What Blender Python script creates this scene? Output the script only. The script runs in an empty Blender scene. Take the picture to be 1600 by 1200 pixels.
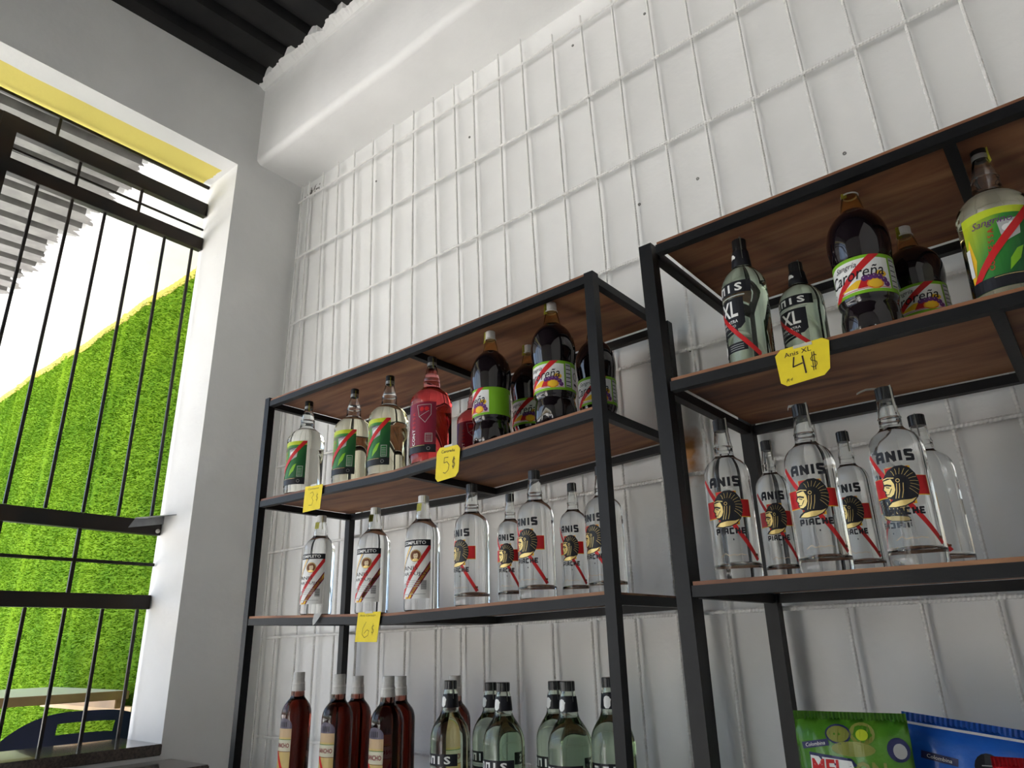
import bpy, bmesh, math, random
from mathutils import Vector, Matrix
random.seed(7)
S = bpy.context.scene
COL = S.collection

# ------------------------------------------------------------------ camera
cam_d = bpy.data.cameras.new('camera'); cam = bpy.data.objects.new('camera', cam_d); COL.objects.link(cam)
YAW, PIT, ROL = -0.6820, 0.3503, -0.0246
fw = Vector((math.sin(YAW)*math.cos(PIT), math.cos(YAW)*math.cos(PIT), math.sin(PIT)))
rt = Vector((math.cos(YAW), -math.sin(YAW), 0)); up = rt.cross(fw)
r2 = rt*math.cos(ROL)+up*math.sin(ROL); u2 = -rt*math.sin(ROL)+up*math.cos(ROL)
cam.matrix_world = Matrix(((r2.x,u2.x,-fw.x,2.917),(r2.y,u2.y,-fw.y,-1.8258),(r2.z,u2.z,-fw.z,1.45),(0,0,0,1)))
cam_d.sensor_width = 36.0; cam_d.lens = 1107.55/1600*36.0; cam_d.clip_start = 0.02
S.camera = cam

# ------------------------------------------------------------------ sky, sun, exposure
w = bpy.data.worlds.new('sky'); S.world = w; w.use_nodes = True
nt = w.node_tree; nt.nodes.clear()
o_ = nt.nodes.new('ShaderNodeOutputWorld'); b_ = nt.nodes.new('ShaderNodeBackground'); s_ = nt.nodes.new('ShaderNodeTexSky')
s_.sky_type = 'NISHITA'; s_.sun_disc = False; s_.sun_elevation = math.radians(52); s_.sun_rotation = math.radians(170)
s_.air_density = 1.0; s_.dust_density = 3.0
b_.inputs['Strength'].default_value = 0.22
nt.links.new(s_.outputs[0], b_.inputs[0]); nt.links.new(b_.outputs[0], o_.inputs[0])
sun_d = bpy.data.lights.new('sun', 'SUN'); sun_d.energy = 9.0; sun_d.angle = 0.01; sun_d.color = (1, .975, .93)
sun = bpy.data.objects.new('sun', sun_d); COL.objects.link(sun)
sdir = Vector((-0.18, 1.0, -1.38)).normalized()          # light travels towards the shelves' wall and down
sun.rotation_euler = sdir.to_track_quat('-Z', 'Y').to_euler(); sun.location = (2, -9, 12)
S.view_settings.view_transform = 'Standard'; S.view_settings.look = 'None'
S.view_settings.exposure = 1.55; S.view_settings.gamma = 1.0; S.view_settings.use_curve_mapping = False

# ------------------------------------------------------------------ materials
MATS = {}
def nd(t, k, **kw):
    n = t.nodes.new(k)
    for a, v in kw.items(): setattr(n, a, v)
    return n
def mat(name, col, rough=.5, metal=0., trans=0., ior=1.45, var=0., scale=8., bump=0., bscale=60., col2=None, coat=0., absorb=None, spec=.5):
    if name in MATS: return MATS[name]
    m = bpy.data.materials.new(name); m.use_nodes = True; t = m.node_tree; p = t.nodes['Principled BSDF']
    p.inputs['Base Color'].default_value = (*col, 1); p.inputs['Roughness'].default_value = rough
    p.inputs['Metallic'].default_value = metal; p.inputs['Transmission Weight'].default_value = trans
    p.inputs['IOR'].default_value = ior; p.inputs['Coat Weight'].default_value = coat
    p.inputs['Specular IOR Level'].default_value = spec
    if var > 0 or col2:
        tc = nd(t, 'ShaderNodeTexCoord'); n = nd(t, 'ShaderNodeTexNoise'); n.inputs['Scale'].default_value = scale; n.inputs['Detail'].default_value = 6
        t.links.new(tc.outputs['Object'], n.inputs['Vector'])
        mx = nd(t, 'ShaderNodeMix', data_type='RGBA')
        c2 = col2 or tuple(max(0, c*(1-var)) for c in col)
        mx.inputs[6].default_value = (*c2, 1); mx.inputs[7].default_value = (*col, 1)
        rp = nd(t, 'ShaderNodeMapRange'); rp.inputs[1].default_value = .35; rp.inputs[2].default_value = .65
        t.links.new(n.outputs[0], rp.inputs[0]); t.links.new(rp.outputs[0], mx.inputs[0]); t.links.new(mx.outputs[2], p.inputs['Base Color'])
    if bump > 0:
        tc = nd(t, 'ShaderNodeTexCoord'); n = nd(t, 'ShaderNodeTexNoise'); n.inputs['Scale'].default_value = bscale; n.inputs['Detail'].default_value = 5
        bp = nd(t, 'ShaderNodeBump'); bp.inputs['Strength'].default_value = bump; bp.inputs['Distance'].default_value = .004
        t.links.new(tc.outputs['Object'], n.inputs['Vector']); t.links.new(n.outputs[0], bp.inputs['Height']); t.links.new(bp.outputs[0], p.inputs['Normal'])
    if absorb:
        v = nd(t, 'ShaderNodeVolumeAbsorption'); v.inputs['Color'].default_value = (*absorb[0], 1); v.inputs['Density'].default_value = absorb[1]
        t.links.new(v.outputs[0], t.nodes['Material Output'].inputs['Volume'])
    MATS[name] = m; return m
WHITE = (.80, .80, .785)
M_wall = mat('white painted plaster', WHITE, .85, var=.07, scale=3.5, bump=.35, bscale=28)
M_rebar = mat('white painted rebar', (.79, .785, .76), .5, var=.10, scale=40)
M_steel = mat('black painted steel tube', (.0085, .0088, .0098), .46, var=.25, scale=25, bump=.08, bscale=150, spec=.3)
M_iron = mat('dark brown grille iron', (.010, .0095, .010), .4, col2=(.026, .016, .010), scale=5, spec=.35)
M_black = mat('black plastic', (.012, .012, .013), .3)
M_cream = mat('grey concrete', (.78, .765, .73), .8, var=.2, scale=2, bump=.3)
M_patio = mat('dull patio cement', (.31, .30, .285), .8, var=.2, scale=2)
M_floor = mat('pale floor tile', (.68, .665, .63), .35, var=.1, scale=2)
M_roofblk = mat('black painted roof sheet', (.0135, .013, .013), .5, col2=(.006, .006, .007), scale=5, spec=.3)
M_roofgry = mat('weathered zinc roof sheet', (.17, .165, .155), .5, col2=(.11, .105, .10), scale=9, metal=.2)
M_granite = mat('polished dark granite', (.06, .05, .045), .12, col2=(.12, .10, .085), scale=120, coat=.3)
M_tan = mat('varnished pine edge', (.36, .22, .10), .5, var=.3, scale=6)
M_pine = mat('pale pine', (.68, .50, .30), .6, var=.15, scale=6)
M_tabletop = mat('white laminate', (.82, .80, .77), .3, var=.03)
M_chair = mat('navy plastic', (.012, .016, .055), .35)
M_latch = mat('grey steel plate', (.33, .34, .35), .35, metal=.6, var=.2, scale=30)
M_paper_y = mat('yellow card', (.86, .68, .02), .65, var=.08, scale=30)
M_ink = mat('dark marker ink', (.025, .008, .012), .6)
M_pen = mat('pencil grey ink', (.16, .12, .01), .7)
M_tape = mat('clear tape', (.55, .54, .48), .25)
M_white = mat('white print', (.78, .78, .76), .45, spec=.28)
M_bprint = mat('black print', (.012, .012, .016), .4, spec=.28)
M_red = mat('red print', (.55, .018, .02), .4, spec=.28)
M_gold = mat('gold print', (.80, .60, .22), .32, metal=.35)
M_yel = mat('yellow print', (.85, .52, .03), .45, spec=.28)
M_orange = mat('orange print', (.80, .30, .03), .45, spec=.28)
M_purple = mat('grape purple print', (.13, .03, .17), .45, spec=.28)
M_grn = mat('lime green print', (.20, .46, .02), .4, spec=.28)
M_dgrn = mat('dark green print', (.015, .16, .035), .4, spec=.28)
M_ygrn = mat('yellow green print', (.48, .58, .03), .4, spec=.28)
M_greyp = mat('grey print', (.42, .43, .42), .5, spec=.28)
M_brownp = mat('brown print', (.16, .055, .02), .45, spec=.28)
M_skin = mat('cream print', (.75, .60, .40), .45, spec=.28)
M_mag = mat('magenta print', (.21, .009, .030), .4, spec=.28)
M_cappale = mat('grey white plastic cap', (.62, .61, .58), .4)
M_capring = mat('dull silver cap ring', (.26, .26, .25), .3, metal=.5)
M_stampy = mat('yellow tax stamp', (.50, .47, .05), .5, var=.3, scale=200)
M_stampg = mat('grey tax stamp', (.34, .36, .32), .4, var=.3, scale=200)
M_glass = mat('clear bottle glass', (.97, .98, .97), .01, trans=1, ior=1.36)
M_green = mat('grey green bottle glass', (.90, .95, .88), .015, trans=1, ior=1.38, absorb=((.70, .86, .66), 9))
M_pale = mat('pale yellow drink in bottle', (.98, .98, .95), .01, trans=1, ior=1.37, absorb=((.92, .86, .50), 6))
M_palew = mat('pale cloudy drink in bottle', (.98, .98, .97), .02, trans=1, ior=1.37, absorb=((.93, .92, .74), 4))
M_redliq = mat('red drink in bottle', (1, .75, .75), .01, trans=1, ior=1.37, absorb=((.95, .02, .03), 19))
M_amber = mat('amber rum in bottle', (.98, .9, .82), .01, trans=1, ior=1.37, absorb=((.58, .16, .03), 72))
M_sang = mat('dark wine in plastic bottle', (.007, .004, .006), .06, coat=.4)
M_pet = mat('amber tinted plastic neck', (.95, .82, .6), .02, trans=1, ior=1.2)
M_foil = mat('pale shrink sleeve', (.55, .54, .51), .3, var=.2, scale=60)
M_bagg = mat('green snack wrapper', (.05, .19, .015), .22, col2=(.11, .27, .02), scale=9, bump=.5, bscale=30)
M_bagb = mat('blue snack wrapper', (.012, .09, .46), .2, col2=(.03, .17, .62), scale=9, bump=.5, bscale=30)
M_bagr = mat('red snack wrapper', (.42, .01, .015), .25, bump=.4, bscale=30)
M_screw = mat('wall plug grey', (.20, .20, .19), .6)

# plywood: wood grain along x with dark knots
m = bpy.data.materials.new('red brown plywood'); m.use_nodes = True; t = m.node_tree; p = t.nodes['Principled BSDF']
tc = nd(t, 'ShaderNodeTexCoord'); mp = nd(t, 'ShaderNodeMapping'); mp.inputs['Scale'].default_value = (1.6, 9, 9)
n1 = nd(t, 'ShaderNodeTexNoise'); n1.inputs['Scale'].default_value = 1.3; n1.inputs['Detail'].default_value = 8; n1.inputs['Distortion'].default_value = 1.2
cr = nd(t, 'ShaderNodeValToRGB'); e = cr.color_ramp.elements
e[0].position = .30; e[0].color = (.085, .030, .013, 1); e[1].position = .72; e[1].color = (.40, .20, .090, 1)
q = e.new(.48); q.color = (.235, .092, .040, 1)
t.links.new(tc.outputs['Object'], mp.inputs[0]); t.links.new(mp.outputs[0], n1.inputs['Vector']); t.links.new(n1.outputs[0], cr.inputs[0]); t.links.new(cr.outputs[0], p.inputs['Base Color'])
p.inputs['Roughness'].default_value = .6
M_ply = m
# green label ground: yellow green upper left to dark green lower right
m = bpy.data.materials.new('graded green print'); m.use_nodes = True; t = m.node_tree; p = t.nodes['Principled BSDF']
tc = nd(t, 'ShaderNodeTexCoord'); mp = nd(t, 'ShaderNodeSeparateXYZ'); t.links.new(tc.outputs['Object'], mp.inputs[0])
k1 = nd(t, 'ShaderNodeMath', operation='MULTIPLY_ADD'); t.links.new(mp.outputs[0], k1.inputs[0]); k1.inputs[1].default_value = -8.5; k1.inputs[2].default_value = -.05
k2 = nd(t, 'ShaderNodeMath', operation='MULTIPLY_ADD'); t.links.new(mp.outputs[2], k2.inputs[0]); k2.inputs[1].default_value = 4.2; t.links.new(k1.outputs[0], k2.inputs[2])
cr = nd(t, 'ShaderNodeValToRGB'); e = cr.color_ramp.elements
e[0].position = .05; e[0].color = (.008, .085, .020, 1); e[1].position = .95; e[1].color = (.45, .52, .02, 1); q = e.new(.5); q.color = (.035, .24, .035, 1)
t.links.new(k2.outputs[0], cr.inputs[0]); t.links.new(cr.outputs[0], p.inputs['Base Color']); p.inputs['Roughness'].default_value = .45; p.inputs['Specular IOR Level'].default_value = .3
M_grad = m
# left wall: white plaster, with a hand-painted yellow band on the lintel soffit
m = M_wall.copy(); m.name = 'plaster with yellow painted soffit'; t = m.node_tree; p = t.nodes['Principled BSDF']
src = p.inputs['Base Color'].links[0].from_socket
ge = nd(t, 'ShaderNodeNewGeometry'); sx = nd(t, 'ShaderNodeSeparateXYZ'); t.links.new(ge.outputs['Position'], sx.inputs[0])
sn = nd(t, 'ShaderNodeSeparateXYZ'); t.links.new(ge.outputs['Normal'], sn.inputs[0])
nz = nd(t, 'ShaderNodeTexNoise'); nz.inputs['Scale'].default_value = 9
ad = nd(t, 'ShaderNodeMath', operation='MULTIPLY_ADD'); t.links.new(nz.outputs[0], ad.inputs[0]); ad.inputs[1].default_value = .03; t.links.new(sx.outputs[0], ad.inputs[2])
c1 = nd(t, 'ShaderNodeMath', operation='LESS_THAN'); t.links.new(ad.outputs[0], c1.inputs[0]); c1.inputs[1].default_value = -.092
c2 = nd(t, 'ShaderNodeMath', operation='LESS_THAN'); t.links.new(sn.outputs[2], c2.inputs[0]); c2.inputs[1].default_value = -.7
ad2 = nd(t, 'ShaderNodeMath', operation='MULTIPLY_ADD'); t.links.new(nz.outputs[0], ad2.inputs[0]); ad2.inputs[1].default_value = .05; t.links.new(sx.outputs[1], ad2.inputs[2])
c3 = nd(t, 'ShaderNodeMath', operation='LESS_THAN'); t.links.new(ad2.outputs[0], c3.inputs[0]); c3.inputs[1].default_value = -.385
mu = nd(t, 'ShaderNodeMath', operation='MULTIPLY'); t.links.new(c1.outputs[0], mu.inputs[0]); t.links.new(c2.outputs[0], mu.inputs[1])
mu2 = nd(t, 'ShaderNodeMath', operation='MULTIPLY'); t.links.new(mu.outputs[0], mu2.inputs[0]); t.links.new(c3.outputs[0], mu2.inputs[1])
mx = nd(t, 'ShaderNodeMix', data_type='RGBA'); mx.inputs[7].default_value = (.78, .66, .16, 1)
t.links.new(src, mx.inputs[6]); t.links.new(mu2.outputs[0], mx.inputs[0]); t.links.new(mx.outputs[2], p.inputs['Base Color'])
M_wall_l = m
# back wall: the same plaster with a rust stain between the racks and chipped paint by the corner
m = M_wall.copy(); m.name = 'plaster with rust stain'; t = m.node_tree; p = t.nodes['Principled BSDF']
src = p.inputs['Base Color'].links[0].from_socket; ge = nd(t, 'ShaderNodeNewGeometry')
def stain(src, centre, squash, rad, colr, nscale, lo, hi):
    v = nd(t, 'ShaderNodeVectorMath', operation='SUBTRACT'); t.links.new(ge.outputs['Position'], v.inputs[0]); v.inputs[1].default_value = centre
    v2 = nd(t, 'ShaderNodeVectorMath', operation='MULTIPLY'); t.links.new(v.outputs[0], v2.inputs[0]); v2.inputs[1].default_value = squash
    ln = nd(t, 'ShaderNodeVectorMath', operation='LENGTH'); t.links.new(v2.outputs[0], ln.inputs[0])
    nz = nd(t, 'ShaderNodeTexNoise'); nz.inputs['Scale'].default_value = nscale; nz.inputs['Detail'].default_value = 5; t.links.new(ge.outputs['Position'], nz.inputs['Vector'])
    md = nd(t, 'ShaderNodeMath', operation='MULTIPLY_ADD'); t.links.new(ln.outputs['Value'], md.inputs[0]); md.inputs[1].default_value = -1/rad; t.links.new(nz.outputs[0], md.inputs[2])
    rp = nd(t, 'ShaderNodeMapRange'); t.links.new(md.outputs[0], rp.inputs[0]); rp.inputs[1].default_value = lo; rp.inputs[2].default_value = hi
    mx = nd(t, 'ShaderNodeMix', data_type='RGBA'); mx.inputs[7].default_value = (*colr, 1); t.links.new(src, mx.inputs[6]); t.links.new(rp.outputs[0], mx.inputs[0]); return mx.outputs[2]
o1 = stain(src, (2.072, 0, 1.945), (1, 1, .6), .10, (.42, .20, .07), 22, -.1, .40)
o2 = stain(o1, (.10, 0, 3.74), (.45, 1, 1), .16, (.10, .09, .08), 55, .38, .46)
t.links.new(o2, p.inputs['Base Color']); M_wall_b = m
# artificial turf: colour varies by patch and blade
m = bpy.data.materials.new('artificial turf'); m.use_nodes = True; t = m.node_tree; p = t.nodes['Principled BSDF']
tc = nd(t, 'ShaderNodeTexCoord'); n1 = nd(t, 'ShaderNodeTexNoise'); n1.inputs['Scale'].default_value = 2.2; n1.inputs['Detail'].default_value = 4
n2 = nd(t, 'ShaderNodeTexNoise'); n2.inputs['Scale'].default_value = 70; n2.inputs['Detail'].default_value = 2
t.links.new(tc.outputs['Object'], n1.inputs['Vector']); t.links.new(tc.outputs['Object'], n2.inputs['Vector'])
av = nd(t, 'ShaderNodeMix', data_type='FLOAT'); av.inputs[0].default_value = .5; t.links.new(n1.outputs[0], av.inputs[2]); t.links.new(n2.outputs[0], av.inputs[3])
cr = nd(t, 'ShaderNodeValToRGB'); e = cr.color_ramp.elements
e[0].position = .36; e[0].color = (.070, .185, .006, 1); e[1].position = .64; e[1].color = (.21, .36, .016, 1)
t.links.new(av.outputs[0], cr.inputs[0]); t.links.new(cr.outputs[0], p.inputs['Base Color']); p.inputs['Roughness'].default_value = .85; p.inputs['Specular IOR Level'].default_value = .12
M_turf = m

# ------------------------------------------------------------------ mesh helpers
def link(name, me, parent=None, loc=None):
    o = bpy.data.objects.new(name, me); COL.objects.link(o)
    if parent is not None: o.parent = parent
    if loc is not None: o.location = loc
    return o
def fin(bm, name, mats, parent=None, smooth=False, loc=None, recalc=True):
    if recalc: bmesh.ops.recalc_face_normals(bm, faces=bm.faces)
    me = bpy.data.meshes.new(name); bm.to_mesh(me); bm.free()
    for x in (mats if isinstance(mats, (list, tuple)) else [mats]): me.materials.append(x)
    if smooth:
        for f in me.polygons: f.use_smooth = True
        if smooth is not True: me.set_sharp_from_angle(angle=math.radians(smooth))
    return link(name, me, parent, loc)
def tag(o, label, cat, group=None):
    o['label'] = label; o['category'] = cat
    if group: o['group'] = group
    return o
def struct(o, label=None):
    o['kind'] = 'structure'
    if label: o['label'] = label
    return o
def empty(name, loc=(0, 0, 0)):
    o = bpy.data.objects.new(name, None); COL.objects.link(o); o.location = loc; o.empty_display_size = .05; return o
def bbox(bm, x0, x1, y0, y1, z0, z1, mi=0):
    v = [bm.verts.new(c) for c in ((x0,y0,z0),(x1,y0,z0),(x1,y1,z0),(x0,y1,z0),(x0,y0,z1),(x1,y0,z1),(x1,y1,z1),(x0,y1,z1))]
    for f in ((0,3,2,1),(4,5,6,7),(0,1,5,4),(1,2,6,5),(2,3,7,6),(3,0,4,7)):
        bm.faces.new([v[i] for i in f]).material_index = mi
    return v
def box(name, x0, x1, y0, y1, z0, z1, m, parent=None, bev=0.):
    bm = bmesh.new(); bbox(bm, x0, x1, y0, y1, z0, z1)
    if bev: bmesh.ops.bevel(bm, geom=bm.edges[:], offset=bev, segments=2, affect='EDGES', clamp_overlap=True)
    return fin(bm, name, m, parent)
def tube_bar(name, pts, wx, wz, m, parent, axis='x', bev=.0015):
    """square section bar through a list of points; axis names the running direction"""
    bm = bmesh.new(); rings = []
    for p in pts:
        p = Vector(p)
        if axis == 'x': c = [(0,-wx/2,-wz/2),(0,wx/2,-wz/2),(0,wx/2,wz/2),(0,-wx/2,wz/2)]
        elif axis == 'y': c = [(-wx/2,0,-wz/2),(wx/2,0,-wz/2),(wx/2,0,wz/2),(-wx/2,0,wz/2)]
        else: c = [(-wx/2,-wz/2,0),(wx/2,-wz/2,0),(wx/2,wz/2,0),(-wx/2,wz/2,0)]
        rings.append([bm.verts.new(p+Vector(k)) for k in c])
    for a, b in zip(rings, rings[1:]):
        for i in range(4): bm.faces.new((a[i], a[(i+1) % 4], b[(i+1) % 4], b[i]))
    bm.faces.new(rings[0]); bm.faces.new(rings[-1][::-1])
    if bev:
        ed = [e for e in bm.edges if len(e.link_faces) == 2 and e.calc_face_angle(0) > .5]
        bmesh.ops.bevel(bm, geom=ed, offset=bev, segments=1, affect='EDGES', clamp_overlap=True)
    return fin(bm, name, m, parent)
def lathe(prof, seg=32, mi=None, bm=None, flip=False, cap=True):
    """prof: list of (r, z[, material index])"""
    own = bm is None
    if own: bm = bmesh.new()
    rings = []
    for q in prof:
        r, z = q[0], q[1]
        if r < 1e-5: rings.append([bm.verts.new((0, 0, z))])
        else: rings.append([bm.verts.new((r*math.cos(2*math.pi*i/seg), r*math.sin(2*math.pi*i/seg), z)) for i in range(seg)])
    for k, (a, b) in enumerate(zip(rings, rings[1:])):
        idx = prof[k][2] if len(prof[k]) > 2 else 0
        for i in range(seg):
            j = (i+1) % seg
            if len(a) == 1 and len(b) == 1: continue
            vs = (a[0], b[j], b[i]) if len(a) == 1 else ((a[i], a[j], b[0]) if len(b) == 1 else (a[i], a[j], b[j], b[i]))
            f = bm.faces.new(vs if not flip else vs[::-1]); f.material_index = idx; f.smooth = True
    return bm
def smoothprof(pts, n=3):
    """Catmull-Rom through profile points for round shoulders"""
    out = []
    for i in range(len(pts)-1):
        p0 = pts[max(0, i-1)]; p1 = pts[i]; p2 = pts[i+1]; p3 = pts[min(len(pts)-1, i+2)]
        for k in range(n):
            t = k/n
            out.append(tuple(.5*((2*p1[a])+(-p0[a]+p2[a])*t+(2*p0[a]-5*p1[a]+4*p2[a]-p3[a])*t*t+(-p0[a]+3*p1[a]-3*p2[a]+p3[a])*t**3) for a in (0, 1)))
    out.append(pts[-1]); return out
def rebar(name, p0, p1, r, m, parent, pitch=.009):
    p0 = Vector(p0); p1 = Vector(p1); L = (p1-p0).length; d = (p1-p0)/L
    a = d.orthogonal().normalized(); b = d.cross(a); n = max(2, int(L/pitch)*2); bm = bmesh.new(); prev = None
    for k in range(n+1):
        rr = r*(1.12 if k % 2 else .86); c = p0+d*(L*k/n)
        ring = [bm.verts.new(c+a*rr*math.cos(i*math.pi/3)+b*rr*math.sin(i*math.pi/3)+d*(.0022*math.sin(i*math.pi/3))) for i in range(6)]
        if prev:
            for i in range(6): bm.faces.new((prev[i], prev[(i+1) % 6], ring[(i+1) % 6], ring[i]))
        else: bm.faces.new(ring[::-1])
        prev = ring
    bm.faces.new(prev)
    return fin(bm, name, m, parent)

# flat print: 2D polygons -> wrapped on a surface
class Print:
    def __init__(s): s.items = []
    def poly(s, pts, m, layer=1): s.items.append((list(pts), m, layer, None)); return s
    def rect(s, x0, x1, y0, y1, m, layer=1): return s.poly([(x0,y0),(x1,y0),(x1,y1),(x0,y1)], m, layer)
    def disc(s, x, y, rx, ry, m, layer=1, n=18): return s.poly([(x+rx*math.cos(2*math.pi*i/n), y+ry*math.sin(2*math.pi*i/n)) for i in range(n)], m, layer)
    def ring(s, x, y, r, wd, m, layer=1, n=20):
        for i in range(n):
            a = 2*math.pi*i/n; b = 2*math.pi*(i+1)/n
            s.poly([(x+r*math.cos(a), y+r*math.sin(a)), (x+(r+wd)*math.cos(a), y+(r+wd)*math.sin(a)), (x+(r+wd)*math.cos(b), y+(r+wd)*math.sin(b)), (x+r*math.cos(b), y+r*math.sin(b))], m, layer)
        return s
    def stroke(s, pts, wd, m, layer=2):
        for (a, b), (c, d) in zip(pts, pts[1:]):
            dx, dy = c-a, d-b; L = math.hypot(dx, dy) or 1; ux, uy = dx/L*wd*.25, dy/L*wd*.25; px, py = -dy/L*wd/2, dx/L*wd/2
            s.poly([(a-ux+px, b-uy+py), (a-ux-px, b-uy-py), (c+ux-px, d+uy-py), (c+ux+px, d+uy+py)], m, layer)
        return s
    def text(s, body, x, y, size, m, layer=2, width=None, shear=0., bold=0., rot=0.):
        cu = bpy.data.curves.new('lettering', 'FONT'); cu.body = body; cu.size = 1; cu.align_x = 'CENTER'; cu.align_y = 'CENTER'
        cu.shear = shear; cu.offset = bold; cu.resolution_u = 2
        ob = bpy.data.objects.new('lettering', cu); me = bpy.data.meshes.new_from_object(ob)
        vs = [(v.co.x, v.co.y) for v in me.vertices]; fs = [tuple(p.vertices) for p in me.polygons]
        bpy.data.objects.remove(ob); bpy.data.curves.remove(cu); bpy.data.meshes.remove(me)
        if not vs: return s
        x0 = min(v[0] for v in vs); x1 = max(v[0] for v in vs); y0 = min(v[1] for v in vs); y1 = max(v[1] for v in vs)
        ky = size/(y1-y0); kx = (width/(x1-x0)) if width else ky
        c, sn = math.cos(rot), math.sin(rot); out = []
        for vx, vy in vs:
            a = (vx-(x0+x1)/2)*kx; b = (vy-(y0+y1)/2)*ky; out.append((x+a*c-b*sn, y+a*sn+b*c))
        s.items.append((out, m, layer, fs)); return s
    def build(s, name, mapf, parent, cuts=None, clip=None):
        """mapf(x, y, layer) -> 3D; cuts: x positions at which to slice so that it bends"""
        bm = bmesh.new(); mats = []
        for pts, m, layer, fs in s.items:
            if m not in mats: mats.append(m)
            vs = [bm.verts.new((px, py, layer)) for px, py in pts]
            for f in (fs or [tuple(range(len(vs)))]):
                try: bm.faces.new([vs[i] for i in f]).material_index = mats.index(m)
                except ValueError: pass
        bmesh.ops.triangulate(bm, faces=[f for f in bm.faces if len(f.verts) > 4])
        if clip:
            for co, no in (((clip[0],0,0),(-1,0,0)), ((clip[1],0,0),(1,0,0)), ((0,clip[2],0),(0,-1,0)), ((0,clip[3],0),(0,1,0))):
                bmesh.ops.bisect_plane(bm, geom=bm.verts[:]+bm.edges[:]+bm.faces[:], plane_co=co, plane_no=no, clear_outer=True)
        for c in (cuts or []):
            bmesh.ops.bisect_plane(bm, geom=bm.verts[:]+bm.edges[:]+bm.faces[:], plane_co=(c,0,0), plane_no=(1,0,0))
        for f in bm.faces:
            if f.normal.z < 0: f.normal_flip()
        for v in bm.verts: v.co = Vector(mapf(v.co.x, v.co.y, v.co.z))
        return fin(bm, name, mats, parent, recalc=False)
def cyl_map(rf, k=.00022):
    def f(s, h, layer):
        r = rf(h); a = s/rf(.1); R = r+.0004+k*layer
        return (R*math.sin(a), -R*math.cos(a), h)
    return f
def interp(prof):
    pts = sorted((q[1], q[0]) for q in prof if q[0] > .008)
    def f(h):
        for (a, ra), (b, rb) in zip(pts, pts[1:]):
            if a <= h <= b: return ra+(rb-ra)*((h-a)/(b-a) if b > a else 0)
        return pts[-1][1]
    return f
def crange(a, b, d):
    n = max(1, int((b-a)/d)); return [a+(b-a)*i/n for i in range(1, n)]

# ================================================================== THE ROOM
ZC = 4.29
struct(box('floor', 0, 4.3, -5.2, 0, -.06, 0, M_floor))
box('wall_back', -.285, 4.3, 0, .15, -.06, 4.5, M_wall_b); struct(bpy.data.objects['wall_back'])
# left wall with the long barred opening
bm = bmesh.new()
def wallbox(*a): bbox(bm, *a)
XL0 = -.285
ys = [-5.2, -4.9, -.38, 0]; zs = [-.06, 1.085, 3.745, 4.5]
grid = {}
for xi, X in enumerate((XL0, 0)):
    for yi, Y in enumerate(ys):
        for zi, Z in enumerate(zs): grid[xi, yi, zi] = bm.verts.new((X, Y, Z))
def F(*k): bm.faces.new([grid[q] for q in k])
for yi in range(3):
    for zi in range(3):
        if yi == 1 and zi == 1: continue
        F((1,yi,zi),(1,yi+1,zi),(1,yi+1,zi+1),(1,yi,zi+1)); F((0,yi,zi),(0,yi,zi+1),(0,yi+1,zi+1),(0,yi+1,zi))
for a, b in (((1,1),(2,1)),((2,1),(2,2)),((2,2),(1,2)),((1,2),(1,1))):
    F((0,*a),(0,*b),(1,*b),(1,*a))
for yi in range(3): F((0,yi,3),(1,yi,3),(1,yi+1,3),(0,yi+1,3)); F((0,yi,0),(0,yi+1,0),(1,yi+1,0),(1,yi,0))
for zi in range(3): F((0,0,zi),(1,0,zi),(1,0,zi+1),(0,0,zi+1)); F((0,3,zi),(0,3,zi+1),(1,3,zi+1),(1,3,zi))
ed = [e for e in bm.edges if e.verts[0].co.x == 0 and e.verts[1].co.x == 0 and
      all(v.co.y in (ys[1], ys[2]) or True for v in e.verts) and e.is_manifold and e.calc_face_angle(0) > 1 and all(-5 < v.co.y < -.3 and 1 < v.co.z < 3.8 for v in e.verts)]
bmesh.ops.bevel(bm, geom=ed, offset=.014, segments=3, affect='EDGES')
struct(fin(bm, 'wall_left', M_wall_l, smooth=35))
struct(box('wall_right', 4.3, 4.45, -5.2, .15, -.06, 4.5, M_wall))
bm = bmesh.new()
for a in ((-.285, .1, -5.35, -5.2, -.06, 4.5), (1.3, 4.45, -5.35, -5.2, -.06, 4.5), (.1, 1.3, -5.35, -5.2, 2.5, 4.5)): bbox(bm, *a)
struct(fin(bm, 'wall_front', M_wall))
# ring beam along the back wall with a soft lower edge
def ring_beam(name, x0, x1, yf, zb, rad, m):
    bm = bmesh.new(); prof = [(0, zb+.0)]
    prof = [(.02, zb), (yf+rad, zb)]+[(yf+rad-rad*math.sin(a), zb+rad-rad*math.cos(a)) for a in [math.pi/2*k/8 for k in range(1, 9)]]+[(yf, 4.5), (.02, 4.5)]
    n = 40; rings = []
    for i in range(n+1):
        x = x0+(x1-x0)*i/n; wv = .006*math.sin(x*2.3)+.004*math.sin(x*7.1+1)
        rings.append([bm.verts.new((x, y+(wv if y < -.05 else 0), z+(wv*.6 if z < 4.4 and y < -.05 else 0))) for y, z in prof])
    for a, b in zip(rings, rings[1:]):
        for i in range(len(prof)): bm.faces.new((a[i], a[(i+1) % len(prof)], b[(i+1) % len(prof)], b[i]))
    bm.faces.new(rings[0]); bm.faces.new(rings[-1])
    return fin(bm, name, m, smooth=40)
struct(ring_beam('trim_1', -.02, 4.32, -.285, 3.805, .032, M_wall), 'white plastered ring beam above the rebar grid')

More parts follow.
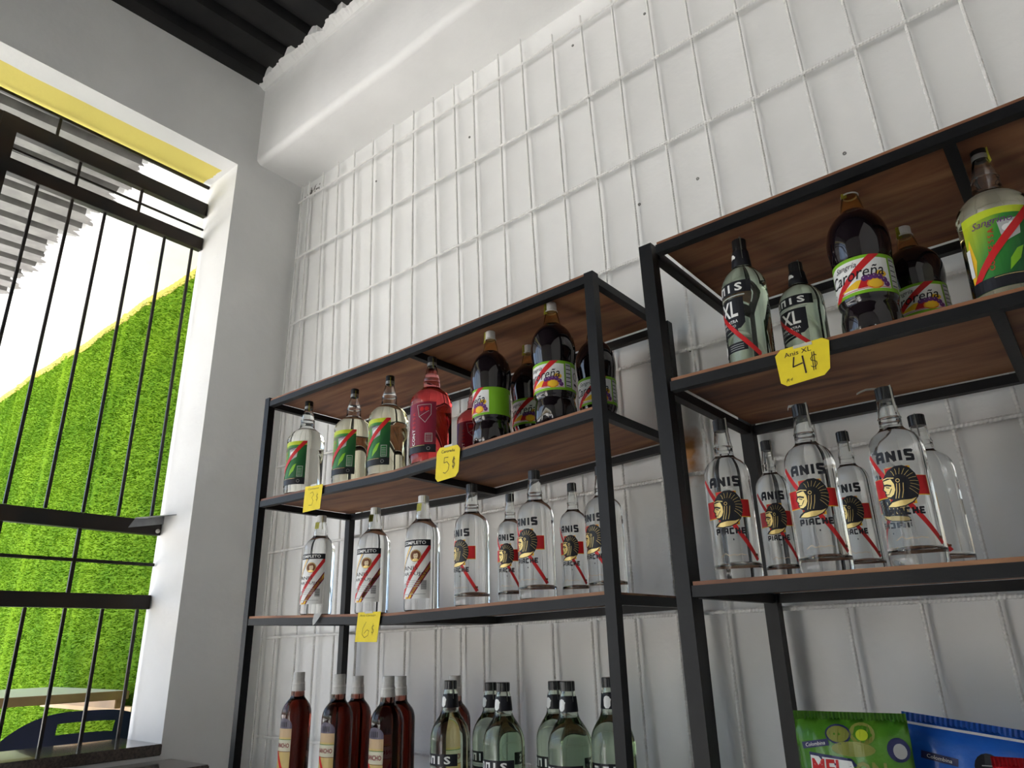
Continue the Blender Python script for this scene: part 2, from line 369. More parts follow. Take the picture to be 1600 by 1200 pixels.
# corrugated roof sheets: ribs run front to back
def corrugated(name, x0, x1, yb, yf, zfun, m, pitch=.2, dep=.045):
    bm = bmesh.new(); a = [(0, 0), (.095, 0), (.115, dep), (.135, dep), (.155, dep), (.180, 0)]
    xs = []; k = 0
    while x0+k*pitch < x1: xs += [(x0+k*pitch+q[0], q[1]) for q in a]; k += 1
    rows = [[bm.verts.new((x, y, zfun(y)+dz)) for x, dz in xs] for y in (yb, (yb+yf)/2, yf)]
    for r, s in zip(rows, rows[1:]):
        for i in range(len(xs)-1): bm.faces.new((r[i], r[i+1], s[i+1], s[i]))
    top = [[bm.verts.new((x, y, zfun(y)+dep+.02)) for x in (xs[0][0], xs[-1][0])] for y in (yb, yf)]
    bm.faces.new((top[0][0], top[0][1], top[1][1], top[1][0]))
    return fin(bm, name, m, recalc=False)
zmain = lambda y: ZC+.05*(y+.3)
struct(corrugated('ceiling', -.02, 4.4, .02, -5.3, zmain, M_roofblk))
# ragged plaster fillets where beam and wall meet the sheets
def ragged(name, x0, x1, yf, zf, dep, hgt, m, jag, along='x', seed=1):
    rnd = random.Random(seed); bm = bmesh.new(); n = int(abs(x1-x0)/.012); rings = []; a = .5
    for i in range(n+1):
        x = x0+(x1-x0)*i/n; a = min(1, max(.05, a+rnd.uniform(-.28, .28)))
        saw = .5+.5*math.sin(x*2*math.pi/.2); d = dep*(.25+jag*a*.65+jag*.25*saw); hh = hgt
        z0 = zf+.012
        c = [(yf+.02, z0), (yf+.02, z0-hh), (yf-.004, z0-hh), (yf-d*.55, z0-hh*.55-.006*rnd.random()), (yf-d, z0-.016), (yf-d, z0+.03)]
        rings.append([bm.verts.new((x, y, z) if along == 'x' else (-y, x, z)) for y, z in c])
    for r, s in zip(rings, rings[1:]):
        for i in range(len(r)-1): bm.faces.new((r[i], r[i+1], s[i+1], s[i]))
    return fin(bm, name, m)
struct(ragged('trim_2', -.01, 4.3, -.29, zmain(-.29), .055, .030, M_wall, 1.0, seed=3), 'ragged white plaster along the black roof sheet')

# ------------------------------------------------------------------ patio beyond the opening
PF = .33
struct(box('floor_patio', -4.95, -.285, -3.3, 0, .2, PF, M_patio))
struct(box('wall_patio', -4.95, -.285, 0, .15, .2, 4.6, M_wall))
struct(ring_beam('trim_3', -4.9, -.29, -.31, 3.70, .03, M_wall), 'white plastered beam over the turf wall')
zpat = lambda y: 4.275+.03*(y+.3)
struct(corrugated('ceiling_patio', -4.9, -.29, .02, -3.4, zpat, M_roofgry, pitch=.205, dep=.085))
struct(ragged('trim_4', -4.85, -.30, -.315, zpat(-.3), .10, .04, M_wall, 1.5, seed=9), 'ragged white plaster along the zinc roof sheet')
# sunlit yard and street outside
bm = bmesh.new(); bbox(bm, -30, -4.95, -30, 12, -.1, PF-.02); bbox(bm, -4.95, -.29, -30, -3.3, -.1, PF-.02); bbox(bm, -.29, 25, -30, -5.36, -.1, -.03)
struct(fin(bm, 'ground', M_cream), 'sunlit concrete yard outside the shop')

# artificial turf panels on the patio wall
rt_ = random.Random(11); bm = bmesh.new()
TX0, TX1, TZ0, TZ1 = -4.78, -.32, .40, 3.672
def turf_y(x, z):
    return -.022-.010*math.sin(x*3.1+.6*math.sin(z*2.2))-.006*math.sin(x*9+z*3)-(.012 if (x % 1.05) < .06 else 0)
nx, nz_ = 90, 50; gv = [[bm.verts.new((TX0+(TX1-TX0)*i/nx, turf_y(TX0+(TX1-TX0)*i/nx, z), z)) for i in range(nx+1)] for z in [TZ0+(TZ1-TZ0)*k/nz_ for k in range(nz_+1)]]
for a, b in zip(gv, gv[1:]):
    for i in range(nx): bm.faces.new((a[i], a[i+1], b[i+1], b[i]))
for k in range(150000):
    x = rt_.uniform(TX0, TX1); z = rt_.uniform(.95, TZ1); y = turf_y(x, z)
    L = rt_.uniform(.012, .025); wd = rt_.uniform(.0016, .0032); ang = rt_.gauss(-1.2, 1.1); lean = rt_.uniform(.2, .95)
    tip = Vector((x+L*math.cos(ang)*math.sin(lean), y-L*math.cos(lean), z+L*math.sin(ang)*math.sin(lean)))
    px, pz = -math.sin(ang)*wd, math.cos(ang)*wd
    bm.faces.new((bm.verts.new((x-px, y, z-pz)), bm.verts.new((x+px, y, z+pz)), bm.verts.new(tip)))
o = fin(bm, 'artificial_turf', M_turf, recalc=False); o['kind'] = 'stuff'; tag(o, 'bright green artificial turf covering the patio wall behind the grille', 'artificial turf')
# yellow frayed backing strip at the top of the turf
bm = bmesh.new(); n = 150; prev = None
for i in range(n+1):
    x = TX0+(TX1-TX0)*i/n; zt = 3.700-.006*(i % 2); zb = 3.655-.02*rt_.random(); y = turf_y(x, 3.66)-.006
    c = [bm.verts.new((x, y, zb)), bm.verts.new((x, y-.003, zt)), bm.verts.new((x, y+.012, zt)), bm.verts.new((x, y+.012, zb))]
    if prev:
        for q in range(4): bm.faces.new((prev[q], c[q], c[(q+1) % 4], prev[(q+1) % 4]))
    prev = c
M_strip = mat('yellow turf edge strip', (.62, .50, .08), .7, col2=(.45, .40, .10), scale=14)
tag(fin(bm, 'edge_strip', M_strip), 'frayed yellow strip along the top edge of the turf', 'edge strip')

# table fixed to the turf wall
tb = empty('patio_table', (-1.5, -.7, PF)); tag(tb, 'white topped wooden table against the turf, seen through the grille', 'table')
def child_box(name, x0, x1, y0, y1, z0, z1, m, par, bev=.003):
    ox, oy, oz = par.location; return box(name, x0-ox, x1-ox, y0-oy, y1-oy, z0-oz, z1-oz, m, par, bev)
child_box('tabletop', -2.0, -1.045, -1.35, -.07, 1.245, 1.272, M_tabletop, tb)
child_box('apron', -1.05, -1.022, -1.35, -.07, 1.232, 1.271, M_tan, tb); child_box('apron', -1.95, -1.05, -.12, -.09, 1.19, 1.245, M_tan, tb)
for x in (-1.93, -1.12): child_box('leg', x-.03, x+.03, -1.31, -1.25, PF, 1.245, M_tan, tb)
tag(box('wood_batten', -2.12, -.95, -.085, -.045, 1.165, 1.198, M_pine), 'pale pine batten screwed to the turf below the table top', 'batten')

# navy plastic chair, back towards the opening
ch = empty('plastic_chair', (-1.0, -.37, PF)); tag(ch, 'navy blue plastic chair with slotted back behind the grille', 'chair')
bm = bmesh.new(); nu, nv = 26, 10
def back_top(u): return .885-.10*abs(u)**3.2-.006*u
def bpt(u, v):
    w_ = .310-.03*(1-v); y = u*w_; z = .44+(back_top(u)-.44)*v; x = .20+.10*v-.10*u*u*.5; return Vector((x, y, z))
gv = [[bm.verts.new(bpt(-1+2*i/nu, j/nv)) for i in range(nu+1)] for j in range(nv+1)]
for j in range(nv):
    for i in range(nu):
        u = -1+2*(i+.5)/nu; v = (j+.5)/nv
        if .80 < v < .90 and abs(u) < .42: continue
        if .22 < v < .60 and abs(u) < .72 and i % 4 == 1: continue
        bm.faces.new((gv[j][i], gv[j][i+1], gv[j+1][i+1], gv[j+1][i]))
bmesh.ops.solidify(bm, geom=bm.faces[:], thickness=.016)
fin(bm, 'backrest', M_chair, ch, smooth=40)
bm = bmesh.new(); bbox(bm, -.24, .22, -.23, .23, .42, .445); bmesh.ops.bevel(bm, geom=bm.edges[:], offset=.012, segments=2, affect='EDGES'); fin(bm, 'seat', M_chair, ch, smooth=40)
for sx_ in (-1, 1):
    for sy_ in (-1, 1):
        tube_bar('leg', [(sx_*.20+(.02 if sx_ > 0 else 0), sy_*.20, .43), (sx_*.26, sy_*.25, 0)], .04, .04, M_chair, ch, axis='z', bev=.008)
    tube_bar('armrest', [(-.22, sx_*.255, .64), (.22, sx_*.25, .67)], .045, .02, M_chair, ch, axis='y', bev=.006) if False else None

# ------------------------------------------------------------------ grille in the opening
GX = -.262
gr = empty('window_grille', (GX, -.38, 1.09)); tag(gr, 'dark iron security grille of rails and thin bars in the left opening', 'grille')
def gbar(name, y0, y1, z0, z1, th=.02):
    return box(name, GX-th/2-gr.location.x, GX+th/2-gr.location.x, y0-gr.location.y, y1-gr.location.y, z0-gr.location.z, z1-gr.location.z, M_iron, gr, .0015)
YE = -.385; YS = -4.88
gbar('rail', YS, YE, 3.543, 3.617, .035); gbar('rail', YS, YE, 3.347, 3.414, .035)
gbar('rail', YS, YE, 1.925, 1.986, .035); gbar('rail', YS, YE, 1.619, 1.675, .035)
gbar('thin_rail', YS, YE, 3.715, 3.730, .015); gbar('thin_rail', YS, YE, 3.464, 3.474, .01); gbar('thin_rail', YS, YE, 1.795, 1.808, .012)
gbar('stile', -1.30, -1.236, 1.09, 3.617, .04); gbar('stile', -2.2, -2.14, 1.09, 3.73, .04); gbar('stile', -3.6, -3.54, 1.09, 3.73, .04)
yb = -.428; k = 0
while yb > -4.8:
    if not -1.31 < yb < -1.23 and not -2.22 < yb < -2.12:
        gbar('bar', yb-.006, yb+.006, 1.99, 3.345, .012); gbar('bar', yb-.006, yb+.006, 1.09, 1.618, .012)
        if k % 2 == 0 and k > 0:
            gbar('bar', yb-.007, yb+.007, 1.675, 1.925, .014); gbar('bar', yb-.006, yb+.006, 3.414, 3.543, .012)
    yb -= .1375; k += 1
gbar('bar', -1.096, -1.084, 3.617, 3.715, .012)
la = empty('latch_plate', (-.2, -.45, 1.97)); tag(la, 'bent grey steel latch plate at the end of the grille rail', 'latch')
bm = bmesh.new()
pl = [((-.243,-.525,1.945),(-.243,-.377,1.975),(-.243,-.374,2.013),(-.243,-.50,1.987)), ((-.243,-.50,1.987),(-.243,-.374,2.013),(-.13,-.381,2.000),(-.20,-.47,1.985))]
for qd in pl: bm.faces.new([bm.verts.new(Vector(c)-la.location) for c in qd])
bmesh.ops.remove_doubles(bm, verts=bm.verts[:], dist=.0005); bmesh.ops.solidify(bm, geom=bm.faces[:], thickness=.003)
fin(bm, 'plate', M_latch, la)
o = fin(lathe([(0,.006),(.006,.005),(.009,.001),(.009,-.004),(0,-.004)], 16), 'bolt_head', M_tape, la, smooth=True); o.location = (-.03, .045, -.03); o.rotation_euler = (0, math.pi/2, 0)

# stone sill and counter below the opening
bm = bmesh.new(); bbox(bm, -.33, .012, -4.88, -.381, 1.087, 1.125); bmesh.ops.bevel(bm, geom=bm.edges[:], offset=.003, segments=2, affect='EDGES')
tag(fin(bm, 'stone_sill', M_granite), 'polished dark stone sill along the bottom of the left opening', 'sill')
ct = empty('counter', (.14, -1.7, 0)); tag(ct, 'dark stone counter below the sill at the bottom left corner', 'counter')
child_box('counter_top', .004, .285, -3.1, -.336, 1.035, 1.07, M_granite, ct, .004)
child_box('counter_front', .02, .25, -3.08, -.37, 0, 1.035, M_wall, ct, .002)

# ------------------------------------------------------------------ rebar grid on the back wall
BARS = [(0.036,3.67,0.034,2.64),(0.101,3.67,0.131,2.61),(0.221,3.68,0.283,2.60),(0.347,3.67,0.407,2.60),(0.475,3.67,0.531,2.59),(0.617,3.67,0.665,2.60),(0.764,3.66,0.796,2.60),(0.904,3.66,0.933,2.60),(1.035,3.63,1.086,2.60),(1.163,3.67,1.202,2.70),(1.278,3.67,1.304,2.67),(1.422,3.66,1.441,2.62),(1.544,3.66,1.578,2.63),(1.700,3.68,1.718,2.89),(1.836,3.68,1.862,2.82),(1.974,3.69,1.990,2.77),(2.113,3.59,2.127,2.71),(2.249,3.49,2.266,2.65),(2.407,3.38,2.418,2.65),(2.550,3.27,2.572,2.65),(2.698,3.16,2.712,2.65),(2.828,3.06,2.837,2.65),(2.954,2.97,2.962,2.65),(3.08,2.97,3.085,2.65)]
rg = empty('rebar_grid', (1.6, -.02, 0)); tag(rg, 'white painted grid of ribbed steel rebar covering the back wall', 'rebar grid')
off = Vector(rg.location)
for i, (xa, za, xb, zb) in enumerate(BARS):
    sl = max(-.03, min(.06, (xb-xa)/(za-zb))); top = 3.79 if i < 13 else 3.71
    xt = xa-(top-za)*sl*.3; x26 = xb; xlow = xb+.012
    pts = [(xt, top), (xb, zb), (xlow, .75)]
    rebar('vertical_bar', Vector((pts[0][0], -.025, pts[0][1]))-off, Vector((xb, -.025, zb))-off, .0047, M_rebar, rg)
    rebar('vertical_bar', Vector((xb, -.025, zb))-off, Vector((xlow, -.025, .75))-off, .0047, M_rebar, rg)
for zl, zm, zr, xa in ((3.679,3.648,3.68,.03),(3.336,3.306,3.315,.05),(2.957,2.945,2.978,.06),(2.59,2.583,2.582,.06),(2.235,2.235,2.232,.06),(1.848,1.868,1.880,.05),(1.494,1.508,1.518,.10),(1.12,1.12,1.12,.08)):
    rebar('horizontal_bar', Vector((xa, -.0358, zl))-off, Vector((1.55, -.0358, zm))-off, .0055, M_rebar, rg)
    rebar('horizontal_bar', Vector((1.55, -.0358, zm))-off, Vector((3.2, -.0358, zr))-off, .0055, M_rebar, rg)

# ------------------------------------------------------------------ shelving racks
RACKS = {}
def rack(name, label, x0, x1, yf, yb, pw, ztop, levels, lean, cross):
    """levels: list of (zl, zm, zr) tops of the steel beams"""
    e_ = empty(name, ((x0+x1)/2, (yf+yb)/2, 0)); tag(e_, label, 'shelving rack', 'steel shelving racks'); off = e_.location.copy()
    V = lambda x, y, z: Vector((x, y, z))-off
    h = pw/2
    for x, y, ln in ((x0+h, yf+h, lean), (x1-h, yf+h, 0), (x0+h, yb-h, 0), (x1-h, yb-h, 0)):
        tube_bar('post', [V(x+ln*-1.4, y, .0) if ln else V(x, y, 0), V(x+ln, y, ztop)], pw, pw, M_steel, e_, axis='z')
    bh = .021; xm = (x0+x1)/2
    for zl, zm, zr in levels:
        for y in (yf+.012, yb-.012):
            tube_bar('beam', [V(x0+pw, y, zl-bh/2), V(xm, y, zm-bh/2), V(x1-pw, y, zr-bh/2)], .020, bh, M_steel, e_, axis='x')
        for x, z in ((x0+h, zl), (x1-h, zr)): tube_bar('side_beam', [V(x, yf+pw, z-bh/2), V(x, yb-pw, z-bh/2)], .020, bh, M_steel, e_, axis='y')
        for cx in cross:
            tcx = (cx-x0)/(x1-x0); zz = (zl+(zm-zl)*tcx*2) if tcx < .5 else (zm+(zr-zm)*(tcx-.5)*2)
            tube_bar('cross_bar', [V(cx, yf+.022, zz-bh/2), V(cx, yb-.022, zz-bh/2)], .020, bh, M_steel, e_, axis='y')
        bm = bmesh.new(); rings = []
        for k in range(9):
            s = k/8; x = x0+pw+.002+(x1-x0-2*pw-.004)*s; z = (zl+(zm-zl)*s*2) if s < .5 else (zm+(zr-zm)*(s-.5)*2)
            rings.append([bm.verts.new(V(x, y, z+dz)) for y, dz in ((yf+.005, .0003), (yb-.033, .0003), (yb-.033, .0075), (yf+.005, .0075))])
        for a, b in zip(rings, rings[1:]):
            for i in range(4): bm.faces.new((a[i], a[(i+1) % 4], b[(i+1) % 4], b[i]))
        bm.faces.new(rings[0]); bm.faces.new(rings[-1]); fin(bm, 'shelf_board', M_ply, e_)
    return e_
U1L = [(2.308,2.303,2.315),(1.937,1.926,1.962),(1.546,1.527,1.543),(1.040,1.036,1.040),(.52,.515,.52)]
U2L = [(2.290,2.291,2.292),(1.960,1.957,1.955),(1.545,1.545,1.545),(1.040,1.040,1.040),(.52,.52,.52)]
rack('shelving_rack', 'black steel rack with plywood shelves on the left, beside the white column', .6425, 2.0889, -.4768, -.055, .0262, 2.321, U1L, 0, (1.41,))
rack('shelving_rack', 'black steel rack with plywood shelves at the right edge, carrying the 4$ card', 2.2583, 3.70, -.5276, -.055, .0314, 2.300, U2L, -.010, (2.869,))
def board_z(u, lv, x):
    L = (U1L if u == 1 else U2L)[lv]; a, b = (.6687, 2.0627) if u == 1 else (2.2897, 3.6686)
    s = max(0, min(1, (x-a)/(b-a))); return ((L[0]+(L[1]-L[0])*s*2) if s < .5 else (L[1]+(L[2]-L[1])*(s-.5)*2))+.0078

# ================================================================== BOTTLES
def copy_tree(o, parent=None):
    c = o.copy(); COL.objects.link(c); c.parent = parent
    for k in o.children: copy_tree(k, c)
    return c
def glass_body(name, prof, parent, m, cav, mclear=None, split=None, seg=36, base=None):
    """outer solid of revolution with an air pocket (cav profile) in the neck"""
    pr = [(r, z, (1 if split is not None and z >= split-1e-6 else 0)) for r, z in prof]
    bm = lathe(pr, seg)
    if cav: lathe([(r, z, 1 if mclear else 0) for r, z in cav], seg, bm=bm, flip=True)
    if base: lathe(base, seg, bm=bm, flip=True)
    return fin(bm, name, [m, mclear] if mclear else m, parent, smooth=50, recalc=False)
def part_lathe(name, prof, m, parent, seg=28): return fin(lathe(prof, seg), name, m, parent, smooth=35)
def knurled_cap(name, r, z0, z1, m, parent, n=36):
    bm = bmesh.new(); rings = []
    for rr, z in ((r, z0), (r, z0+(z1-z0)*.25), (r, z0+(z1-z0)*.27), (r, z1-.0015), (r-.0015, z1)):
        rings.append([bm.verts.new(((rr-(.0005 if i % 2 else 0))*math.cos(2*math.pi*i/n), (rr-(.0005 if i % 2 else 0))*math.sin(2*math.pi*i/n), z)) for i in range(n)])
    for a, b in zip(rings, rings[1:]):
        for i in range(n): bm.faces.new((a[i], a[(i+1) % n], b[(i+1) % n], b[i]))
    bm.faces.new(rings[0][::-1]); bm.faces.new(rings[-1])
    return fin(bm, name, m, parent)
def strip(name, ang, pts, wd, m, parent):
    """paper strip: pts (r, z) run over the cap and down the neck at angle ang"""
    bm = bmesh.new(); prev = None
    for r, z in pts:
        c = []
        for s in (-1, 1):
            a = math.sin(ang); b = -math.cos(ang); c.append(bm.verts.new((r*a-s*wd/2*b*-1, r*b+s*wd/2*a, z)))
        if prev: bm.faces.new((prev[0], prev[1], c[1], c[0]))
        prev = c
    bmesh.ops.solidify(bm, geom=bm.faces[:], thickness=.0004)
    return fin(bm, name, m, parent)

# ---- anise bottles with the printed head emblem
PIA = smoothprof([(.034,0),(.0435,.003)],1)+[(.0450,.010),(.0450,.026),(.0446,.034),(.0446,.190)]+smoothprof([(.0446,.192),(.0425,.208),(.0355,.221),(.0255,.229),(.0200,.2345)],4)+[(.0186,.238),(.0184,.252),(.0196,.2535),(.0184,.255),(.0172,.262),(.0146,.285),(.0140,.290)]
PIA = [(0,.005)]+PIA+[(0,.2905)]
GLYPH = {'A': [[(0,0),(0,.70),(.28,1),(1,1),(1,0)],[(0,.42),(1,.42)]], 'N': [[(0,0),(0,1),(1,0),(1,1)]], 'I': [[(.5,0),(.5,1)]], 'S': [[(1,.95),(.9,1),(0,1),(0,.55),(1,.45),(1,0),(0,0)]],
         'P': [[(0,0),(0,1),(1,1),(1,.42),(0,.42)]], 'C': [[(1,1),(0,1),(0,0),(1,0)]], 'H': [[(0,0),(0,1)],[(1,0),(1,1)],[(0,.5),(1,.5)]], 'E': [[(1,1),(0,1),(0,0),(1,0)],[(0,.5),(.85,.5)]]}
def block(P, txt, cx, cy, wd, hg, st, m, layer):
    n = sum(.45 if c == 'I' else 1 for c in txt); gap = st*.55; cw = (wd-gap*(len(txt)-1))/n; x = cx-wd/2
    for c in txt:
        k = cw*(.45 if c == 'I' else 1)
        for g in GLYPH[c]: P.stroke([(x+st/2+a*(k-st), cy-hg/2+st/2+b*(hg-st)) for a, b in g], st, m, layer)
        x += k+gap
def emblem(P, cx, cy, k, L=3):
    T = lambda x, y: (cx+x*k, cy+y*k)
    out = [(-.36,.30),(-.24,.44),(-.04,.535),(.14,.54),(.31,.46),(.43,.30),(.48,.08),(.46,-.14),(.38,-.34),(.24,-.48),(.04,-.565),(-.22,-.585),(-.47,-.53),(-.40,-.45),(-.24,-.36),(-.34,-.31),(-.43,-.22),(-.425,-.12),(-.49,-.045),(-.435,.05),(-.445,.16)]
    P.poly([T(*q) for q in out], M_bprint, L)
    face = [(-.415,.17),(-.20,.20),(-.135,.06),(-.13,-.10),(-.19,-.22),(-.28,-.275),(-.365,-.265),(-.395,-.215),(-.37,-.185),(-.405,-.160),(-.375,-.125),(-.445,-.050),(-.405,.03)]
    P.poly([T(*q) for q in face], M_gold, L+1)
    neck = [(-.41,-.525),(-.27,-.43),(-.05,-.39),(.20,-.39),(.34,-.345),(.22,-.455),(.04,-.535),(-.2,-.555)]
    P.poly([T(*q) for q in neck], M_gold, L+1)
    P.stroke([T(-.40,.06), T(-.32,.055), T(-.22,.02)], .05*k, M_bprint, L+2); P.stroke([T(-.36,.0), T(-.27,-.03)], .026*k, M_bprint, L+2)
    P.stroke([T(-.41,-.205), T(-.30,-.195)], .020*k, M_bprint, L+2); P.stroke([T(-.22,-.06), T(-.29,-.17)], .022*k, M_bprint, L+2)
    P.stroke([T(-.42,.215), T(-.28,.245), T(-.12,.215)], .022*k, M_gold, L+1)
    P.ring(*T(-.03,.14), .036*k, .016*k, M_gold, L+1, 12)
    for i in range(11):                                              # thin feather lines
        a = math.radians(118-i*15.5); ca, sa = math.cos(a), math.sin(a)
        P.stroke([T(.02+.24*ca, .06+.25*sa), T(.04+.34*ca, .04+.37*sa), T(.045+.425*ca, .01+.46*sa)], .0085*k, M_gold, L+1)
    for x in (-.07, .0, .09):                                        # braids
        P.stroke([T(x, .06), T(x-.03, -.14), T(x-.09, -.33)], .016*k, M_gold, L+1)
def piache():
    e_ = empty('anise_bottle'); body = glass_body('glass', PIA, e_, M_glass, [(0,.2385),(.0150,.2386),(.0152,.254),(.0115,.286),(0,.2862)], base=[(0,.0330),(.028,.0305),(.0405,.0255),(.0420,.0262),(.030,.0325),(0,.0350)])
    knurled_cap('cap', .0150, .2868, .310, M_black, e_)
    P = Print()
    P.rect(-.047, .047, .1115, .1445, M_yel, 0); P.rect(-.046, .046, .1130, .1440, M_red, 1); P.rect(-.019, .021, .098, .1605, M_yel, 0); P.rect(-.018, .018, .099, .1600, M_red, 1)
    P.stroke([(-.047, .186), (.050, .036)], .0080, M_red, 1)
    P.rect(.0445, .0525, .042, .046, M_brownp, 2)
    block(P, 'ANIS', .001, .1785, .062, .0200, .0053, M_bprint, 2)
    emblem(P, .001, .1290, .061)
    block(P, 'PIACHE', .002, .0870, .058, .0120, .0032, M_bprint, 3)
    P.disc(.006, .0715, .0011, .0019, M_bprint, 3, 8)
    P.stroke([(-.022,.042),(-.012,.0475),(-.006,.043),(.004,.045),(.008,.043),(.016,.045),(.026,.043)], .0010, M_skin, 3)
    P.build('label', cyl_map(interp(PIA)), e_, crange(-.056, .056, .0055), clip=(-.056, .056, .02, .2))
    strip('tax_stamp', .9, [(.004,.3106),(.0152,.3106),(.0158,.300),(.0162,.286),(.0178,.262)], .009, M_tape, e_)
    return e_
# ---- anise bottles with the COMPLETO label
CAR = [(0,.004),(.036,0),(.0445,.003),(.0460,.010),(.0460,.188)]+smoothprof([(.0460,.190),(.0440,.208),(.0370,.222),(.0270,.233),(.0215,.240)],4)+[(.0205,.246),(.0200,.258),(.0190,.260),(.0155,.281),(.0135,.284),(.0130,.2905),(0,.291)]
def cartujo():
    e_ = empty('anise_bottle'); glass_body('glass', CAR, e_, M_glass, [(0,.240),(.0168,.2402),(.0164,.258),(.0120,.283),(0,.2832)])
    knurled_cap('cap', .0146, .2855, .306, M_cappale, e_)
    P = Print(); x0, x1 = -.052, .052; z0, z1 = .031, .181
    P.rect(x0, x1, z0, z1, M_white, 0)
    for a, b, wd, mm in (((-.045,.02),(.075,.20),.010,M_red), ((-.085,.02),(.012,.19),.0035,M_yel), ((-.079,.02),(.018,.19),.0022,M_bprint), ((-.012,.02),(.085,.165),.0125,M_mag), ((-.012,.02),(.085,.165),.0065,M_yel), ((-.020,.02),(-.012,.032),.012,M_yel)):
        P.stroke([a, b], wd, mm, 1)
    P.rect(x0, x1, z1-.016, z1, M_bprint, 3); P.text('COMPLETO', .004, z1-.008, .0088, M_white, 4, width=.070, bold=.015)
    P.disc(.012, .139, .0158, .0158, M_brownp, 3, 24); P.ring(.012, .139, .0136, .0012, M_gold, 4)
    P.disc(.013, .139, .0062, .0085, M_skin, 4, 14); P.disc(.0115, .1475, .0066, .0034, M_brownp, 5, 12); P.poly([(.003,.126),(.021,.126),(.018,.1315),(.006,.1315)], M_gold, 4)
    P.stroke([(.0105,.140),(.0125,.1405)], .001, M_brownp, 6); P.stroke([(.0145,.1405),(.0165,.140)], .001, M_brownp, 6); P.stroke([(.012,.1335),(.0155,.1335)], .0008, M_brownp, 6)
    P.text('desde 1896', .012, .1195, .0025, M_greyp, 3, width=.014)
    P.text('ANIS', -.004, .108, .0105, M_bprint, 3, width=.046); P.text('CARTUJO', .000, .092, .0105, M_bprint, 3, width=.086)
    for k in range(4): P.rect(-.018, .026, .060+.005*k, .0612+.005*k, M_greyp, 2)
    for k in range(9): P.rect(.028, .042, .0535+.0026*k, .0549+.0026*k, M_bprint, 3)
    P.disc(-.022, .064, .007, .007, M_greyp, 2, 14); P.rect(-.030, .040, .041, .0425, M_greyp, 3)
    P.build('label', cyl_map(interp(CAR)), e_, crange(x0, x1, .006), clip=(x0, x1, z0, z1))
    strip('tax_stamp', .95, [(.0150,.302),(.0158,.283),(.0176,.272),(.0196,.2605)], .0150, M_stampy, e_)
    strip('tax_stamp', -.05, [(.0162,.283),(.0188,.262)], .0150, M_stampy, e_)
    return e_
